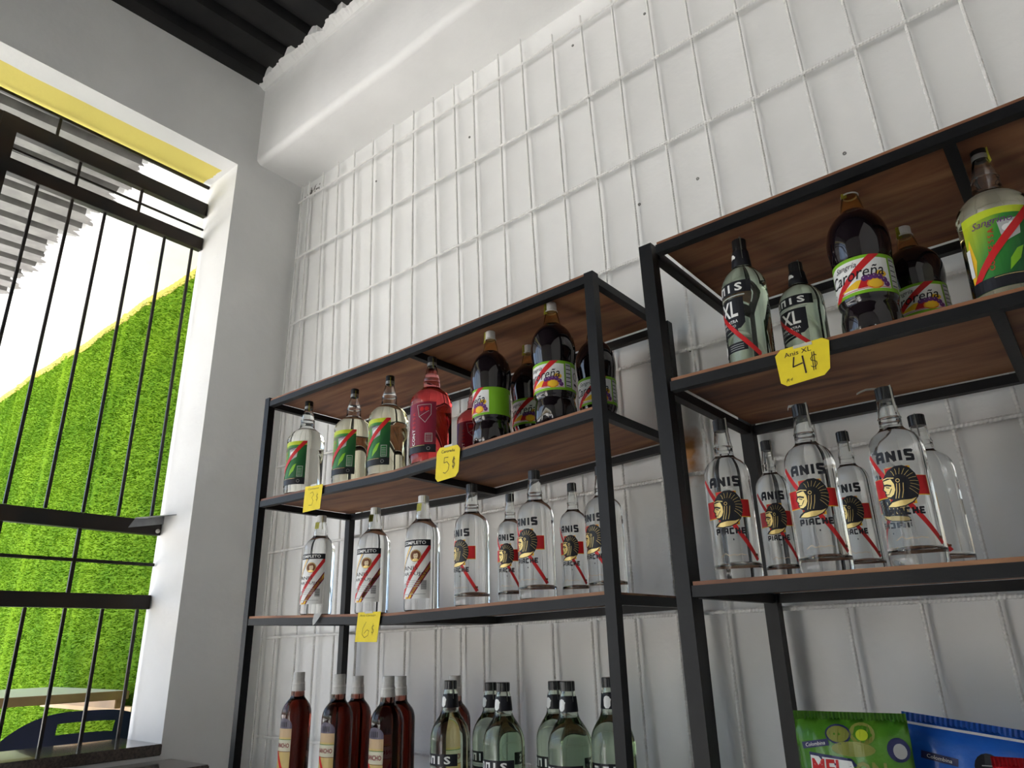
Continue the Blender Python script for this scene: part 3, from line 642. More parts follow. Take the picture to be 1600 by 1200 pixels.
# ---- grey green anise bottles with the XL print
def xl(big):
    if big:
        P_ = [(0,.004),(.038,0),(.0465,.003),(.0485,.012),(.0490,.178)]+smoothprof([(.0490,.180),(.0478,.196),(.0430,.212),(.0340,.228),(.0258,.240),(.0225,.247)],4)+[(.0212,.252),(.0178,.290),(.0160,.296),(.0150,.300),(0,.3005)]
        H, c0, cr = .318, .2985, .0162; s0, s1 = .256, .287; dz = -.026; cav = [(0,.2445),(.0190,.2447),(.0150,.290),(.0125,.297),(0,.2972)]
    else:
        P_ = [(0,.004),(.038,0),(.0455,.003),(.0470,.012),(.0470,.168)]+smoothprof([(.0470,.170),(.0460,.186),(.0410,.201),(.0320,.214),(.0235,.2225),(.0195,.227)],4)+[(.0182,.231),(.0165,.262),(.0140,.270),(0,.2705)]
        H, c0, cr = .290, .262, .0150; s0, s1 = .226, .262; dz = 0; cav = [(0,.224),(.0155,.2242),(.0125,.266),(0,.2662)]
    e_ = empty('anise_bottle'); rf = interp(P_); glass_body('glass', P_, e_, M_green, cav)
    knurled_cap('cap', cr, c0, H, M_black, e_)
    ns = part_lathe('neck_sleeve', [(rf(s0)+.0006, s0), (rf(s0)+.0009, s0+.001), (rf(s1)+.0009, s1-.001), (rf(s1)+.0006, s1)], M_bprint, e_)
    P = Print()
    hand = [(-.009,.004),(-.0085,-.008),(-.004,-.013),(.003,-.013),(.0075,-.008),(.008,.000),(.0095,.005),(.0072,.0065),(.0055,.004),(.005,.010),(.0025,.0105),(.0018,.005),(.0008,.0115),(-.002,.0115),(-.0025,.005),(-.0045,.0105),(-.007,.009),(-.0065,.003)]
    P.poly([(x*.95-.004, (s0+s1)/2-.001+y) for x, y in hand], M_white, 3)
    def mp(s, h, layer):
        R = rf(h)+.0012+.0002*layer; a = s/R; return (R*math.sin(a), -R*math.cos(a), h)
    P.build('neck_mark', mp, ns, crange(-.012, .012, .004))
    P = Print(); z = lambda v: v+dz+(.0 if not big else .0)
    P.rect(-.054, .054, z(.156), z(.182), M_bprint, 0)
    for c, x in zip('ANIS', (-.033, -.012, .0075, .029)):
        if c == 'I': P.rect(x-.0025, x+.0025, z(.1605), z(.1775), M_white, 2)
        elif c == 'N':
            P.rect(x-.0075, x-.003, z(.1605), z(.1775), M_white, 2); P.rect(x+.003, x+.0075, z(.1605), z(.1775), M_white, 2); P.rect(x-.0075, x+.0075, z(.1735), z(.1775), M_white, 2)
        elif c == 'A':
            P.rect(x-.0075, x-.003, z(.1605), z(.172), M_white, 2); P.rect(x+.003, x+.0075, z(.1605), z(.1775), M_white, 2); P.rect(x-.0075, x+.0075, z(.1735), z(.1775), M_white, 2); P.rect(x-.0075, x+.0075, z(.1605), z(.1642), M_white, 2)
        else: P.text('S', x, z(.169), .017, M_white, 2, width=.0155, bold=.03)
    P.rect(-.036, .040, z(.150), z(.1525), M_greyp, 0)
    P.poly([(-.046,z(.147)),(.036,z(.147)),(.036,z(.092)),(.026,z(.082)),(-.046,z(.074))], M_bprint, 0)
    P.text('XL', .000, z(.1245), .034, M_white, 2, width=.046, bold=.02)
    P.text('ANIS EXTRA', -.004, z(.098), .0065, M_white, 2, width=.05, bold=.01); P.text('LICOR SECO', -.006, z(.0885), .005, M_white, 2, width=.044)
    P.stroke([(-.040, z(.138)), (.058, z(.024))], .0088, M_red, 3)
    P.stroke([(-.046,z(.052)),(-.040,z(.062)),(-.026,z(.070)),(.0,z(.074)),(.018,z(.078))], .006, M_bprint, 1)
    P.disc(-.026, z(.046), .0125, .0165, M_bprint, 1, 18); P.rect(-.024, .036, z(.036), z(.054), M_bprint, 0)
    P.poly([(-.026+x*.8, z(.045)+y*.9) for x, y in hand], M_white, 3)
    for k in range(3): P.rect(-.006, .028, z(.0395+.0045*k), z(.0405+.0045*k), M_greyp, 2)
    P.build('label', cyl_map(rf), e_, crange(-.054, .058, .006), clip=(-.054, .060, .01, .2))
    strip('tax_stamp', 1.15, [(.003,H+.0005),(cr+.0003,H+.0005),(cr+.0006,H-.006),(cr+.0014,c0),(rf(c0-.02)+.0016,c0-.022)], .011, M_stampg, e_)
    return e_
# ---- squat juice wine bottles with the green label
CON = [(0,.004),(.046,0),(.0555,.003),(.0578,.012),(.0578,.024),(.0570,.027),(.0576,.030),(.0576,.168),(.0590,.170),(.0590,.176)]+smoothprof([(.0590,.178),(.0560,.190),(.0470,.203),(.0350,.213),(.0255,.221)],4)+[(.0238,.226),(.0228,.240),(.0222,.247),(.0232,.249),(.0210,.252),(.0160,.278),(.0125,.290),(.0120,.298),(0,.2985)]
def contessa(liq, kind):
    e_ = empty('wine_bottle'); rf = interp(CON); fill = .262 if kind == 'red' else .214
    ri = rf(fill)-.003
    glass_body('glass', CON, e_, liq, [(0,fill),(ri,fill+.0002)]+[(rf(h)-.003, h) for h in (.222,.235,.250,.270,.285) if h > fill+.004]+[(.008,.293),(0,.2932)], M_glass, fill)
    part_lathe('cap', [(0,.316),(.0125,.316),(.0134,.315),(.0136,.299),(0,.299)], M_black, e_); part_lathe('cap_ring', [(.0132,.2985),(.0138,.298),(.0140,.289),(.0132,.2885)], M_capring, e_)
    P = Print(); x0, x1, z0, z1 = -.060, .060, .026, .166
    if kind == 'green':
        P.rect(x0, x1, z0, z1, M_grad, 0); P.poly([(x0,z1),(x1,z1),(x1,z1-.013),(.0,z1-.012),(x0,z1-.016)], M_ygrn, 1)
        P.poly([(-.060,.10),(-.050,.128),(-.043,.085),(-.052,.05),(-.060,.045)], M_yel, 1)
        P.poly([(.000,z1-.026),(.034,z1-.022),(.030,z1-.052),(.010,z1-.062),(.002,z1-.05)], M_greyp, 3); P.disc(.014, z1-.040, .009, .007, M_white, 4); P.disc(.022, z1-.036, .007, .007, M_white, 4)
        P.text('Sangrino', -.008, z1-.024, .016, M_purple, 5, width=.062, shear=.35)
        for i, c in enumerate('CONTESSA'): P.text(c, -.020+.003*i*.4, .062+.0092*i, .0085, M_red, 5, rot=math.pi/2)
        P.stroke([(.060, z1+.004), (-.062, z0+.006)], .012, M_red, 6)
        P.poly([(.004,.052),(.022,.070),(.030,.092),(.020,.088),(.008,.072)], M_grn, 1)
        P.rect(.034, .052, .050, .084, M_greyp, 3); P.rect(.0355, .0505, .052, .082, M_dgrn, 4)
        for k in range(5): P.rect(.037, .049, .055+.005*k, .0565+.005*k, M_greyp, 5)
        P.rect(x0, x0+.009, .060, .110, M_white, 7)
    else:
        P.rect(x0, x1, z0, z1, M_mag, 0); P.poly([(x0,z1),(x0+.035,z1),(x0+.015,z0+.03),(x0,z0+.03)], M_purple, 1)
        for i, c in enumerate('CONTESSA'): P.text(c, -.006, .052+.0118*i, .0105, M_red if i > 3 else M_white, 5, rot=math.pi/2, bold=.01)
        P.stroke([(.006,.158),(.046,.158),(.046,.130),(.030,.108),(.012,.126),(.006,.158)], .0012, M_greyp, 4); P.disc(.020,.146,.006,.006,M_red,3); P.disc(.034,.146,.006,.006,M_red,3); P.stroke([(.012,.125),(.040,.140)], .0012, M_greyp, 4)
        P.rect(.030, .050, .054, .078, M_greyp, 2); P.rect(.0315, .0485, .0555, .0765, M_mag, 3)
        for k in range(4): P.rect(.033, .047, .058+.005*k, .0592+.005*k, M_greyp, 4)
    P.rect(x0, x1, z0, z0+.021, M_bprint, 8); P.ring(.040, z0+.010, .004, .0008, M_greyp, 9, 10); P.rect(-.02, .03, z0+.0185, z0+.0192, M_gold, 9)
    P.build('label', cyl_map(rf), e_, crange(x0, x1, .0065), clip=(x0, x1, z0, z1))
    strip('tax_stamp', 1.05, [(.0140,.308),(.0146,.290),(.0166,.278)], .009, M_stampy, e_)
    return e_
# ---- big plastic sangria bottles
SAN = [(0,.014),(.030,.010),(.044,.0),(.0525,.006),(.0555,.020),(.0545,.040)]+smoothprof([(.0545,.042),(.0525,.056),(.0505,.066),(.0535,.073),(.0548,.080)],3)+[(.0548,.152)]+smoothprof([(.0548,.156),(.0570,.172),(.0590,.192),(.0580,.212),(.0530,.232),(.0430,.249),(.0310,.261),(.0245,.267)],4)
SANN = [(.0245,.267),(.0225,.272),(.0205,.284),(.0165,.302),(.0140,.308),(.0132,.314),(0,.3145)]
def sangria(side=False):
    e_ = empty('sangria_bottle'); rf = interp(SAN)
    o = glass_body('bottle_body', SAN+[(0,.2672)], e_, M_sang, None)
    for i in range(5):                                                # moulded feet pressed into the base
        pass
    me = o.data
    for v in me.vertices:
        r = math.hypot(v.co.x, v.co.y)
        if v.co.z < .042 and r > .02:
            a = math.atan2(v.co.y, v.co.x); k = max(0, math.cos(5*a+.6))**2*(1-v.co.z/.042); f = 1-.13*k; v.co.x *= f; v.co.y *= f; v.co.z += .010*k
    bm = lathe(SANN, 32); lathe([(0,.2675),(.0215,.2677),(.0178,.284),(.0140,.300),(.0110,.308),(0,.3082)], 32, bm=bm, flip=True); fin(bm, 'neck', M_pet, e_, smooth=50, recalc=False)
    knurled_cap('cap', .0148, .3085, .329, M_cappale, e_)
    part_lathe('neck_ring', [(.0158,.3035),(.0172,.304),(.0172,.3062),(.0150,.3068)], M_cappale, e_)
    P = Print(); c = 2*math.pi*.0548; z0, z1 = .079, .153
    P.rect(-c/2, c/2, z0, z1, M_grn, 0)
    P.poly([(-.062,z0+.006),(.062,z0+.006),(.062,z1-.008),(.02,z1-.006),(-.04,z1-.007),(-.060,z1-.012)], M_white, 1)
    P.stroke([(-.052, z0), (.040, z1+.002)], .0125, M_red, 2)
    P.text('Sangría', -.018, z1-.0175, .0135, M_bprint, 4, width=.044, shear=.3)
    P.text('Caroreña', -.004, z1-.034, .0235, M_bprint, 5, width=.108, shear=.3, bold=.004, rot=.06)
    P.poly([(-.034,z0+.012),(.0,z0+.026),(.010,z0+.026),(.010,z0+.011)], M_yel, 2); P.poly([(.000,z0+.010),(.010,z0+.028),(.026,z0+.028),(.020,z0+.010)], M_red, 3)
    P.disc(.032, z0+.0155, .015, .0105, M_orange, 3); P.disc(.032, z0+.0155, .012, .0082, M_yel, 6); P.disc(.044, z0+.034, .011, .007, M_yel, 2)
    for gx, gy in ((.014,.027),(.023,.028),(.032,.0295),(.041,.028),(.049,.022),(.053,.014)): P.disc(gx, z0+gy, .0058, .0056, M_purple, 5, 12); P.disc(gx-.0015, z0+gy+.0018, .0012, .0012, M_greyp, 6, 6)
    P.stroke([(-.044,z0+.0075),(.03,z0+.0085),(.06,z0+.0075)], .0011, M_red, 5); P.ring(-.056, z0+.014, .003, .0012, M_purple, 5, 10)
    if not side: P.rect(.066, .083, z0+.008, z1-.006, M_greyp, 2)
    for k in range(0 if side else 16): P.rect(.0675, .0815, z0+.011+.0034*k, z0+.0126+.0034*k, M_white if k % 3 else M_bprint, 3)
    sd = .045 if side else 0
    P.rect(.087+sd, .125+sd, z0+.006, z1-.012, M_white, 1); P.ring(.103+sd, z0+.040, .0085, .0022, M_bprint, 4, 14); P.rect(.0945+sd, .119+sd, z0+.016, z0+.022, M_bprint, 4)
    P.build('label', cyl_map(rf), e_, crange(-c/2, c/2, .0075), clip=(-c/2, c/2, z0, z1))
    strip('tax_stamp', -.4, [(.0150,.3295),(.0153,.322),(.0160,.308),(.0180,.296)], .011, M_stampy, e_)
    return e_
# ---- amber rum bottles
AMB = [(0,.004),(.036,0),(.0430,.003),(.0442,.012),(.0442,.205)]+smoothprof([(.0442,.207),(.0435,.222),(.0390,.237),(.0300,.250),(.0232,.258),(.0208,.263)],4)+[(.0202,.268),(.0195,.278),(.0175,.300),(.0160,.318),(0,.3185)]
def amber():
    e_ = empty('rum_bottle'); rf = interp(AMB); glass_body('glass', AMB, e_, M_amber, None)
    fs = part_lathe('foil_sleeve', [(.0203,.2775),(.0206,.279),(.0186,.300),(.0178,.306),(.0172,.3065),(.0170,.329),(.0160,.3305),(0,.3305)], M_foil, e_)
    part_lathe('cap_band', [(.0192,.2975),(.0197,.298),(.0193,.3015),(.0186,.302)], M_cappale, fs)
    P = Print(); x0, x1 = -.029, .029
    n = 14; arch = [(x0, .03), (x1, .03), (x1, .186)]+[(x1*math.cos(math.pi*k/n), .186+.020*math.sin(math.pi*k/n)) for k in range(1, n)]+[(x0, .186)]
    M_arch = mat('dusky purple painted reflection', (.085, .07, .11), .4); M_beige = mat('beige print', (.52, .36, .20), .45); M_lbg = mat('pale sage print', (.55, .52, .38), .45)  # dark arch is a reflection on the bottle, put in as flat colour
    P.poly(arch, M_arch, 0); P.rect(x0, x1, .03, .178, M_beige, 1); P.rect(x0, x1, .03, .155, M_yel if False else mat('ochre print', (.55, .40, .14), .45), 2)
    P.rect(x0, x1, .118, .150, M_lbg, 3); P.rect(x0, x1, .1485, .150, M_dgrn, 4); P.rect(x0, x1, .117, .1185, M_brownp, 4)
    P.text('RANCHO', .000, .134, .012, M_mag, 5, width=.050, bold=.02); P.stroke([(-.020,.116),(.028,.03)], .009, M_red, 6)
    for k in range(5): P.rect(-.012+.006*k-.002, -.012+.006*k+.0005, .182, .196, M_bprint, 2)
    P.build('label', cyl_map(rf), e_, crange(x0, x1, .006), clip=(x0, x1, .03, .21))
    return e_

PROTO = {'piache': piache, 'cartujo': cartujo, 'xlbig': lambda: xl(True), 'xl': lambda: xl(False), 'con': lambda: contessa(M_pale, 'green'), 'conw': lambda: contessa(M_palew, 'green'),
         'conr': lambda: contessa(M_redliq, 'red'), 'san': sangria, 'sang': lambda: sangria(True), 'amb': amber}
CAT = {'piache': 'bottle', 'cartujo': 'bottle', 'xlbig': 'bottle', 'xl': 'bottle', 'con': 'bottle', 'conw': 'bottle', 'conr': 'bottle', 'san': 'bottle', 'sang': 'bottle', 'amb': 'bottle'}
made = {}
def put(kind, u, lv, x, y, rot, label, group, sc=(1, 1), lean=(0, 0)):
    if kind not in made: o = PROTO[kind](); made[kind] = o
    else: o = copy_tree(made[kind])
    o.location = (x, y, board_z(u, lv, x)); o.rotation_euler = (lean[0], lean[1], math.radians(rot)); o.scale = (sc[0], sc[0], sc[1])
    tag(o, label, CAT[kind], group); return o
G1 = 'juice wine bottles on the left rack'; G2 = 'clear anise bottles on the middle shelves'; G3 = 'bottles on the lowest visible shelf'
# left rack, upper shelf
put('conw', 1, 1, .824, -.410, 0, 'leftmost pale drink bottle with green label, above the 3$ card', G1, (1.08, 1.08))
put('con', 1, 1, 1.077, -.405, 4, 'second pale yellow bottle with green label from the column', G1, (1.02, 1.05))
put('con', 1, 1, 1.261, -.410, -4, 'pale yellow bottle with green label next to the red bottle', G1, (1.05, 1.055))
put('conr', 1, 1, 1.453, -.410, 0, 'bright red drink bottle with purple label above the 5$ card', G1, (1.06, 1.085))
put('conr', 1, 1, 1.478, -.245, 10, 'red bottle half hidden behind the first dark sangria bottle', G1, (.95, .93))
put('sang', 1, 1, 1.683, -.400, -31, 'dark sangria bottle turned to show its green label side', 'sangria bottles', (.97, 1.065))
put('san', 1, 1, 1.710, -.258, 4, 'dark sangria bottle standing back between two larger looking ones', 'sangria bottles', (.95, 1.04))
put('san', 1, 1, 1.910, -.410, -2, 'dark sangria bottle with fruit label in front by the rack post', 'sangria bottles', (1.0, 1.065))
put('san', 1, 1, 1.933, -.240, 14, 'dark sangria bottle partly hidden behind the rack post', 'sangria bottles', (.95, 1.06))
# left rack, middle shelf
put('cartujo', 1, 2, .953, -.415, 12, 'leftmost clear bottle with white COMPLETO label and silver cap', G2, (1.07, 1.017))
put('cartujo', 1, 2, 1.223, -.415, 10, 'middle clear bottle with white COMPLETO label, above the 6$ card', G2, (1.05, 1.01))
put('cartujo', 1, 2, 1.433, -.415, 8, 'rightmost clear bottle with white COMPLETO label and silver cap', G2, (1.06, 1.04))
put('piache', 1, 2, 1.616, -.410, -6, 'large clear anise bottle with gold head emblem beside the COMPLETO bottles', G2, (1.04, 1.033))
put('piache', 1, 2, 1.742, -.400, 14, 'small clear anise bottle with gold head emblem, lowest black cap', G2, (.76, .884))
put('piache', 1, 2, 1.834, -.412, 2, 'large clear anise bottle with gold head emblem, tallest of the left rack', G2, (1.03, 1.02))
put('piache', 1, 2, 1.907, -.352, 12, 'clear anise bottle with head emblem just left of the rack post', G2, (.77, .905))
put('piache', 1, 2, 1.992, -.345, -12, 'clear anise bottle with head emblem half hidden by the rack post', G2, (1.03, .995))
# left rack, lower shelf
for x, y, r, s, sz in ((.900, -.42, 4, 'leftmost amber rum bottle with pale sleeve', 1.012), (1.093, -.415, 8, 'second amber rum bottle from the left, standing in front', 1.0), (1.012, -.28, 0, 'amber rum bottle standing behind the second one', .965),
                   (1.313, -.42, 2, 'amber rum bottle in front of the right hand pair', .995), (1.230, -.30, 0, 'amber rum bottle behind the right hand pair', .975), (1.42, -.27, 0, 'amber rum bottle hidden behind the first black capped bottle', .98)):
    put('amb', 1, 3, x, y, r, s, G3, (1, sz))
for x, y, r, s, sz in ((1.545, -.415, 2, 'grey green anise bottle beside the amber rum bottles', 1.004), (1.581, -.30, -4, 'back bottle of the first grey green anise pair', .972), (1.725, -.42, 4, 'front bottle of the first grey green anise pair', .995),
                   (1.797, -.31, -6, 'back bottle of the second grey green anise pair', .988), (1.914, -.42, 3, 'front bottle of the second grey green anise pair', 1.007), (1.992, -.37, 24, 'grey green anise bottle half hidden by the rack post', 1.026)):
    put('xlbig', 1, 3, x, y, r, s, G3, (1, sz))
# right rack, upper shelf
put('xl', 2, 1, 2.436, -.432, -30, 'tall grey green anise bottle with black XL print', 'bottles on the right rack top shelf', (1.01, 1.065), lean=(0, .045))
put('xl', 2, 1, 2.532, -.362, -20, 'shorter looking grey green anise bottle behind the 4$ card', 'bottles on the right rack top shelf', (.97, .86), lean=(0, .02))
put('san', 2, 1, 2.672, -.430, -4, 'large dark sangria bottle with white fruit label on the right rack', 'sangria bottles', (.98, 1.055), lean=(0, .03))
put('san', 2, 1, 2.745, -.300, -8, 'dark sangria bottle behind the large one on the right rack', 'sangria bottles', (.92, .86))
put('con', 2, 1, 2.893, -.415, 4, 'pale bottle with large green label at the right edge', G1, (1.0, 1.06), lean=(0, .04))
# right rack, middle shelf
put('piache', 2, 2, 2.348, -.430, 12, 'leftmost clear anise bottle with head emblem on the right rack', G2, (1.02, 1.065))
put('piache', 2, 2, 2.416, -.368, 14, 'small clear anise bottle between two large ones by the rear post', G2, (.74, .915))
put('piache', 2, 2, 2.516, -.435, 8, 'large clear anise bottle with head emblem and white paper bit on its cap', G2, (1.03, 1.045))
put('piache', 2, 2, 2.562, -.345, -4, 'small clear anise bottle behind the two large ones, right rack', G2, (.78, .90))
put('piache', 2, 2, 2.668, -.435, 2, 'rightmost large clear anise bottle with a curled paper strip on its cap', G2, (1.02, 1.04))
put('piache', 2, 2, 2.690, -.300, -46, 'clear anise bottle at the back right of the right rack', G2, (1.0, .955))

# ------------------------------------------------------------------ price cards
def card(label, pts, yp, prints, tape=True):
    """pts: four corners (x, z) tl, tr, br, bl"""
    cx = sum(p[0] for p in pts)/4; cz = sum(p[1] for p in pts)/4
    e_ = empty('price_card', (cx, yp, cz)); tag(e_, label, 'price card', 'yellow price cards')
    q = [(x-cx, z-cz) for x, z in pts]; c = .12; out = []
    for i in range(4):
        a, b, d = q[i-1], q[i], q[(i+1) % 4]
        if c: out += [(b[0]+(a[0]-b[0])*c, b[1]+(a[1]-b[1])*c*1.1), (b[0]+(d[0]-b[0])*c, b[1]+(d[1]-b[1])*c)]
    if label.startswith('small') or '6$' in label: out = q
    bm = bmesh.new(); f = [bm.verts.new((x, -.0012-.04*max(0, -z-.01)**1.2, z)) for x, z in out]; b = [bm.verts.new((v.co.x, v.co.y+.0010, v.co.z)) for v in f]
    bm.faces.new(f[::-1]); bm.faces.new(b)
    for i in range(len(f)): bm.faces.new((f[i], f[(i+1) % len(f)], b[(i+1) % len(f)], b[i]))
    cd = fin(bm, 'card', M_paper_y, e_)
    w_ = ((q[1][0]-q[0][0])+(q[2][0]-q[3][0]))/2; h_ = ((q[0][1]-q[3][1])+(q[1][1]-q[2][1]))/2
    P = Print(); prints(P, w_, h_)
    def mp(x, z, layer):
        u = x/w_+.5; v = z/h_+.5
        X = (q[3][0]*(1-u)+q[2][0]*u)*(1-v)+(q[0][0]*(1-u)+q[1][0]*u)*v; Z = (q[3][1]*(1-u)+q[2][1]*u)*(1-v)+(q[0][1]*(1-u)+q[1][1]*u)*v
        return (X, -.0016-.04*max(0, -Z-.01)**1.2-.0002*layer, Z)
    P.build('writing', mp, cd)
    if tape: box('tape', -w_*.14, w_*.22, -.0026, -.0012, q[0][1]-.004, q[0][1]+.0015, M_tape, cd)
    return e_
def dollar(P, x, y, s, wd, m, two=True):
    S_ = [(.38,.42),(.20,.52),(-.12,.46),(-.36,.28),(-.30,.10),(.05,.02),(.36,-.12),(.40,-.34),(.18,-.50),(-.14,-.50),(-.38,-.36)]
    P.stroke([(x+a*s*.62, y+b*s) for a, b in S_], wd, m, 2)
    for d in ((-.08, .08) if two else (0,)): P.stroke([(x+d*s-.02*s, y+.78*s), (x+d*s+.02*s, y-.76*s)], wd, m, 2)
def w4(P, w_, h_):
    P.text('Anis XL', -w_*.08, h_*.31, h_*.125, M_ink, 2, width=w_*.50)
    P.stroke([(-w_*.16,h_*.20),(-w_*.20,-h_*.05),(-w_*.015,-h_*.015)], .0026, M_ink, 2); P.stroke([(-.001*w_,h_*.17),(w_*.03,-h_*.30)], .0030, M_ink, 2)
    dollar(P, w_*.20, -h_*.05, h_*.32, .0013, M_ink); P.text('R4', -w_*.31, -h_*.36, h_*.08, M_pen, 2, width=w_*.14, shear=.3)
def w5(P, w_, h_):
    P.text('Caroreña', 0, h_*.36, h_*.10, M_ink, 2, width=w_*.58)
    P.stroke([(.02*w_,h_*.16),(-w_*.14,h_*.17),(-w_*.15,h_*.01),(-w_*.02,h_*.03),(w_*.08,-h_*.08),(w_*.05,-h_*.24),(-w_*.07,-h_*.31),(-w_*.16,-h_*.27)], .0016, M_ink, 2); dollar(P, w_*.27, -h_*.05, h_*.24, .0013, M_ink)
def w3(P, w_, h_):
    P.text('Contessa', 0, h_*.38, h_*.075, M_ink, 2, width=w_*.62)
    P.stroke([(-w_*.17,h_*.20),(-w_*.02,h_*.24),(w_*.06,h_*.12),(-w_*.04,h_*.02),(w_*.06,-h_*.12),(w_*.0,-h_*.28),(-w_*.18,-h_*.27)], .0014, M_pen, 2); dollar(P, w_*.26, 0, h_*.22, .0012, M_pen, False)
def w6(P, w_, h_):
    P.text('Anis Cartujo', -w_*.05, h_*.38, h_*.085, M_pen, 2, width=w_*.72, shear=.2)
    P.stroke([(-.08*w_,h_*.17),(-w_*.20,-h_*.05),(-w_*.20,-h_*.25),(-w_*.08,-h_*.36),(w_*.07,-h_*.28),(w_*.09,-h_*.14),(0,-h_*.10),(-w_*.12,-h_*.22)], .0015, M_pen, 2); dollar(P, w_*.25, -h_*.08, h_*.24, .0013, M_pen, False)
card('small yellow price card reading Contessa 3$', [(.942,1.946),(1.036,1.941),(1.029,1.863),(.939,1.862)], -.4785, w3)
card('yellow price card with cut corners reading Caroreña 5$', [(1.551,1.962),(1.639,1.957),(1.632,1.872),(1.545,1.866)], -.4785, w5)
card('yellow price card reading Anis Cartujo 6$', [(1.244,1.541),(1.340,1.540),(1.329,1.461),(1.236,1.463)], -.4785, w6)
card('yellow price card with cut corners reading Anis XL 4$', [(2.514,1.962),(2.616,1.966),(2.607,1.895),(2.518,1.888)], -.5293, w4)

# curled paper bits on caps and a folded paper scrap at the shelf edge
def curl(name, label, x, y, z, pts, wd, m):
    e_ = bmesh.new(); prev = None
    for a, b in pts:
        c = [e_.verts.new((a, -wd/2, b)), e_.verts.new((a, wd/2, b))]
        if prev: e_.faces.new((prev[0], prev[1], c[1], c[0]))
        prev = c
    bmesh.ops.solidify(e_, geom=e_.faces[:], thickness=.0006)
    o = fin(e_, name, m); o.location = (x, y, z); o.rotation_euler = (.8, 0, 0); tag(o, label, 'paper strip'); return o
curl('paper_strip', 'white curled paper strip on the cap of the rightmost large anise bottle', 2.664, -.435, board_z(2, 2, 2.66)+.3105*1.04, [(.006,.0005),(-.004,.0005),(-.014,.003),(-.024,.004),(-.034,.002),(-.042,-.001)], .008, M_tape)
curl('paper_strip', 'short white paper bit on the cap of the anise bottle below the 4$ card', 2.511, -.438, board_z(2, 2, 2.51)+.3105*1.045, [(.004,.0005),(-.006,.0005),(-.016,.001),(-.018,-.006)], .010, M_white)
bm = bmesh.new()
f = [bm.verts.new(c) for c in ((0,0,0),(.040,0,.002),(.030,-.004,-.014),(.014,-.006,-.030),(.006,-.006,-.033),(.001,-.004,-.020))]; bm.faces.new(f); bmesh.ops.solidify(bm, geom=bm.faces[:], thickness=.0006)
o = fin(bm, 'paper_scrap', M_white); o.location = (1.035, -.4785, 1.546); tag(o, 'small white paper scrap hanging from the middle shelf edge of the left rack', 'paper scrap')

# ------------------------------------------------------------------ snack bags on the right rack's lower shelf
def bag(name, label, x, y, z, w_, h_, rotz, tilt, m, prints, roll=0):
    e_ = empty(name, (x, y, z)); e_.rotation_euler = (math.radians(tilt), math.radians(roll), math.radians(rotz)); tag(e_, label, 'snack bag', 'snack bags on the lower right shelf')
    bulge = lambda u, v: .026*(max(0, 1-abs(2*u-1)**2.6))**.6*(max(0, 1-abs(2*v-1)**3))**.6+.0012*math.sin(u*31+v*9)+.0012*math.sin(v*23)
    bm = bmesh.new(); nu, nv = 24, 20
    for sgn in (-1, 1):
        gv = [[bm.verts.new(((u-.5)*w_, sgn*bulge(u, v), v*h_)) for u in [i/nu for i in range(nu+1)]] for v in [j/nv for j in range(nv+1)]]
        for a, b in zip(gv, gv[1:]):
            for i in range(nu): bm.faces.new((a[i], a[i+1], b[i+1], b[i]) if sgn < 0 else (b[i], b[i+1], a[i+1], a[i]))
    bmesh.ops.remove_doubles(bm, verts=bm.verts[:], dist=.003); wr = fin(bm, 'wrapper', m, e_, smooth=True)
    bm = bmesh.new(); prev = None
    for i in range(61):
        c = [bm.verts.new(((i/60-.5)*w_, -.0015+(.0012 if i % 2 else -.0012), h_+dz)) for dz in (-.004, .010)]
        if prev: bm.faces.new((prev[0], c[0], c[1], prev[1]))
        prev = c
    bmesh.ops.solidify(bm, geom=bm.faces[:], thickness=.001); fin(bm, 'crimped_seal', m, wr)
    P = Print(); prints(P); P.build('print', lambda X, Z, L: (X, -bulge(min(1, max(0, X/w_+.5)), min(1, max(0, Z/h_)))-.0008-.0003*L, Z), wr, crange(-w_/2, w_/2, .012))
    return e_
M_navy = mat('navy print', (.015, .02, .09), .4); M_olive = mat('olive print', (.22, .24, .04), .4)
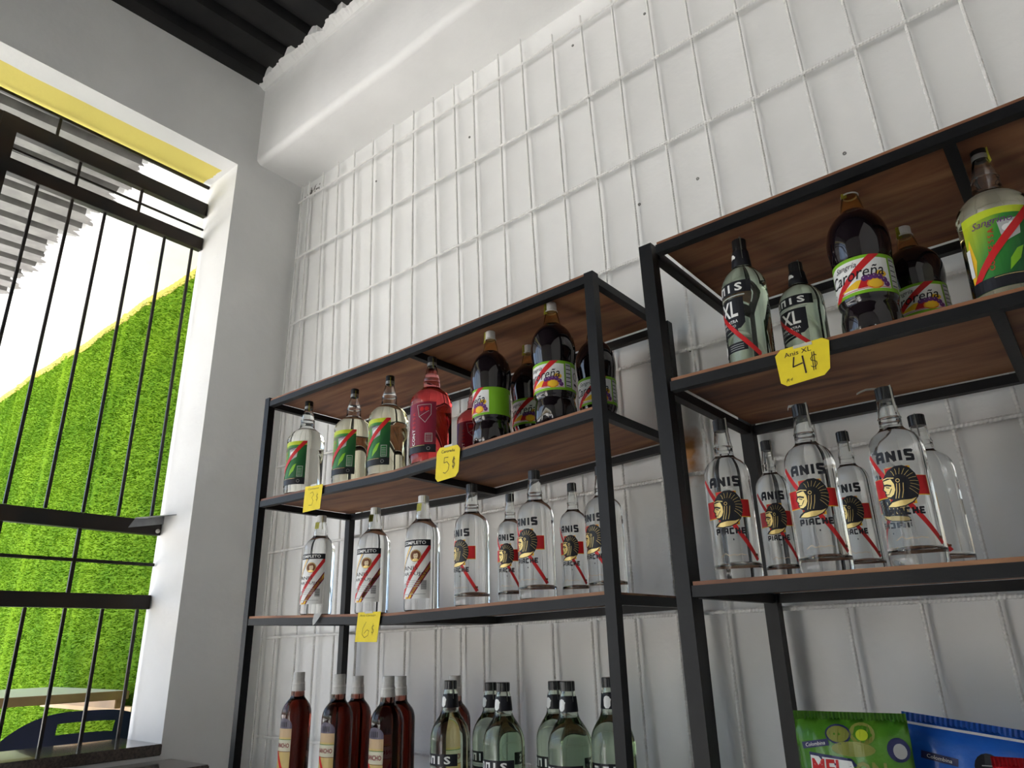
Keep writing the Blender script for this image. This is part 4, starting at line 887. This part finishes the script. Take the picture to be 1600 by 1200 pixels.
def pg(P):
    P.stroke([(-.080,.215),(-.038,.222)], .011, M_navy, 2); P.text('Colombina', -.059, .2185, .006, M_white, 3, width=.036, shear=.2, rot=.16)
    P.disc(.076, .215, .017, .019, M_navy, 1); P.disc(.078, .213, .010, .012, M_greyp, 2); P.disc(-.018, .236, .022, .016, M_navy, 1); P.disc(-.018, .236, .019, .013, M_olive, 2); P.disc(.022, .238, .021, .018, M_olive, 1); P.disc(.022, .236, .010, .009, M_ygrn, 2); P.disc(.005, .213, .036, .012, M_olive, 1)
    P.poly([(-.072,.205),(.0,.198),(.01,.186),(-.07,.186)], M_navy, 2); P.poly([(-.07,.200),(.0,.194),(.01,.16),(-.07,.16)], M_white, 3)
    P.text('MEL', -.040, .180, .030, M_red, 4, width=.056, bold=.03); P.text('ON', .030, .180, .030, M_olive, 4, width=.050, bold=.03)
def pb(P):
    P.rect(-.115, .115, .237, .241, M_white, 1); P.stroke([(-.085,.192),(-.035,.189)], .012, M_navy, 1); P.text('Colombina', -.060, .1905, .006, M_white, 2, width=.038, rot=-.06)
    P.disc(.012, .190, .021, .022, M_bprint, 1); P.disc(.052, .190, .019, .018, M_bprint, 1); P.disc(.050, .187, .008, .006, M_greyp, 2); P.stroke([(.001,.185),(.024,.188)], .0012, M_greyp, 2); P.stroke([(.002,.192),(.023,.195)], .0012, M_greyp, 2)
def pr_(P): P.text('CRAC', 0, .13, .03, M_white, 1, width=.08)
zb4 = board_z(2, 3, 2.5)
bag('snack_bag', 'green snack bag with red lettering at the bottom right', 2.487, -.375, zb4, .190, .262, 4, -4, M_bagg, pg)
bag('snack_bag', 'blue snack bag with dark round pictures behind the green one', 2.640, -.285, zb4, .235, .246, 6, -3, M_bagb, pb, 8)
bag('snack_bag', 'red snack bag corner at the bottom right edge of the picture', 2.775, -.375, zb4, .16, .205, 0, -4, M_bagr, pr_)

# ------------------------------------------------------------------ small wall plugs
for x, z, lb in ((.625, 3.55, 'below the ring beam on the left part of the grid'), (1.235, 3.48, 'below the top rebar, above the left rack'), (1.78, 3.62, 'just under the top rebar near the picture top'), (2.09, 3.56, 'at the top edge of the picture between two bars'), (1.995, 2.80, 'right of the upper post of the left rack'),
               (2.203, 2.80, 'above the left end of the right rack'), (2.112, 2.245, 'between the two racks beside the rear post'), (2.62, 2.68, 'just above the top shelf of the right rack')):
    bm = lathe([(.0022,-.001),(.0022,.0012),(.0048,.0018),(.0052,.0005),(.0052,-.001)], 14)
    o = fin(bm, 'wall_plug', M_screw, smooth=True); o.location = (x, -.0008, z); o.rotation_euler = (math.pi/2, 0, 0); tag(o, 'tiny grey wall plug '+lb, 'wall plug', 'wall plugs')
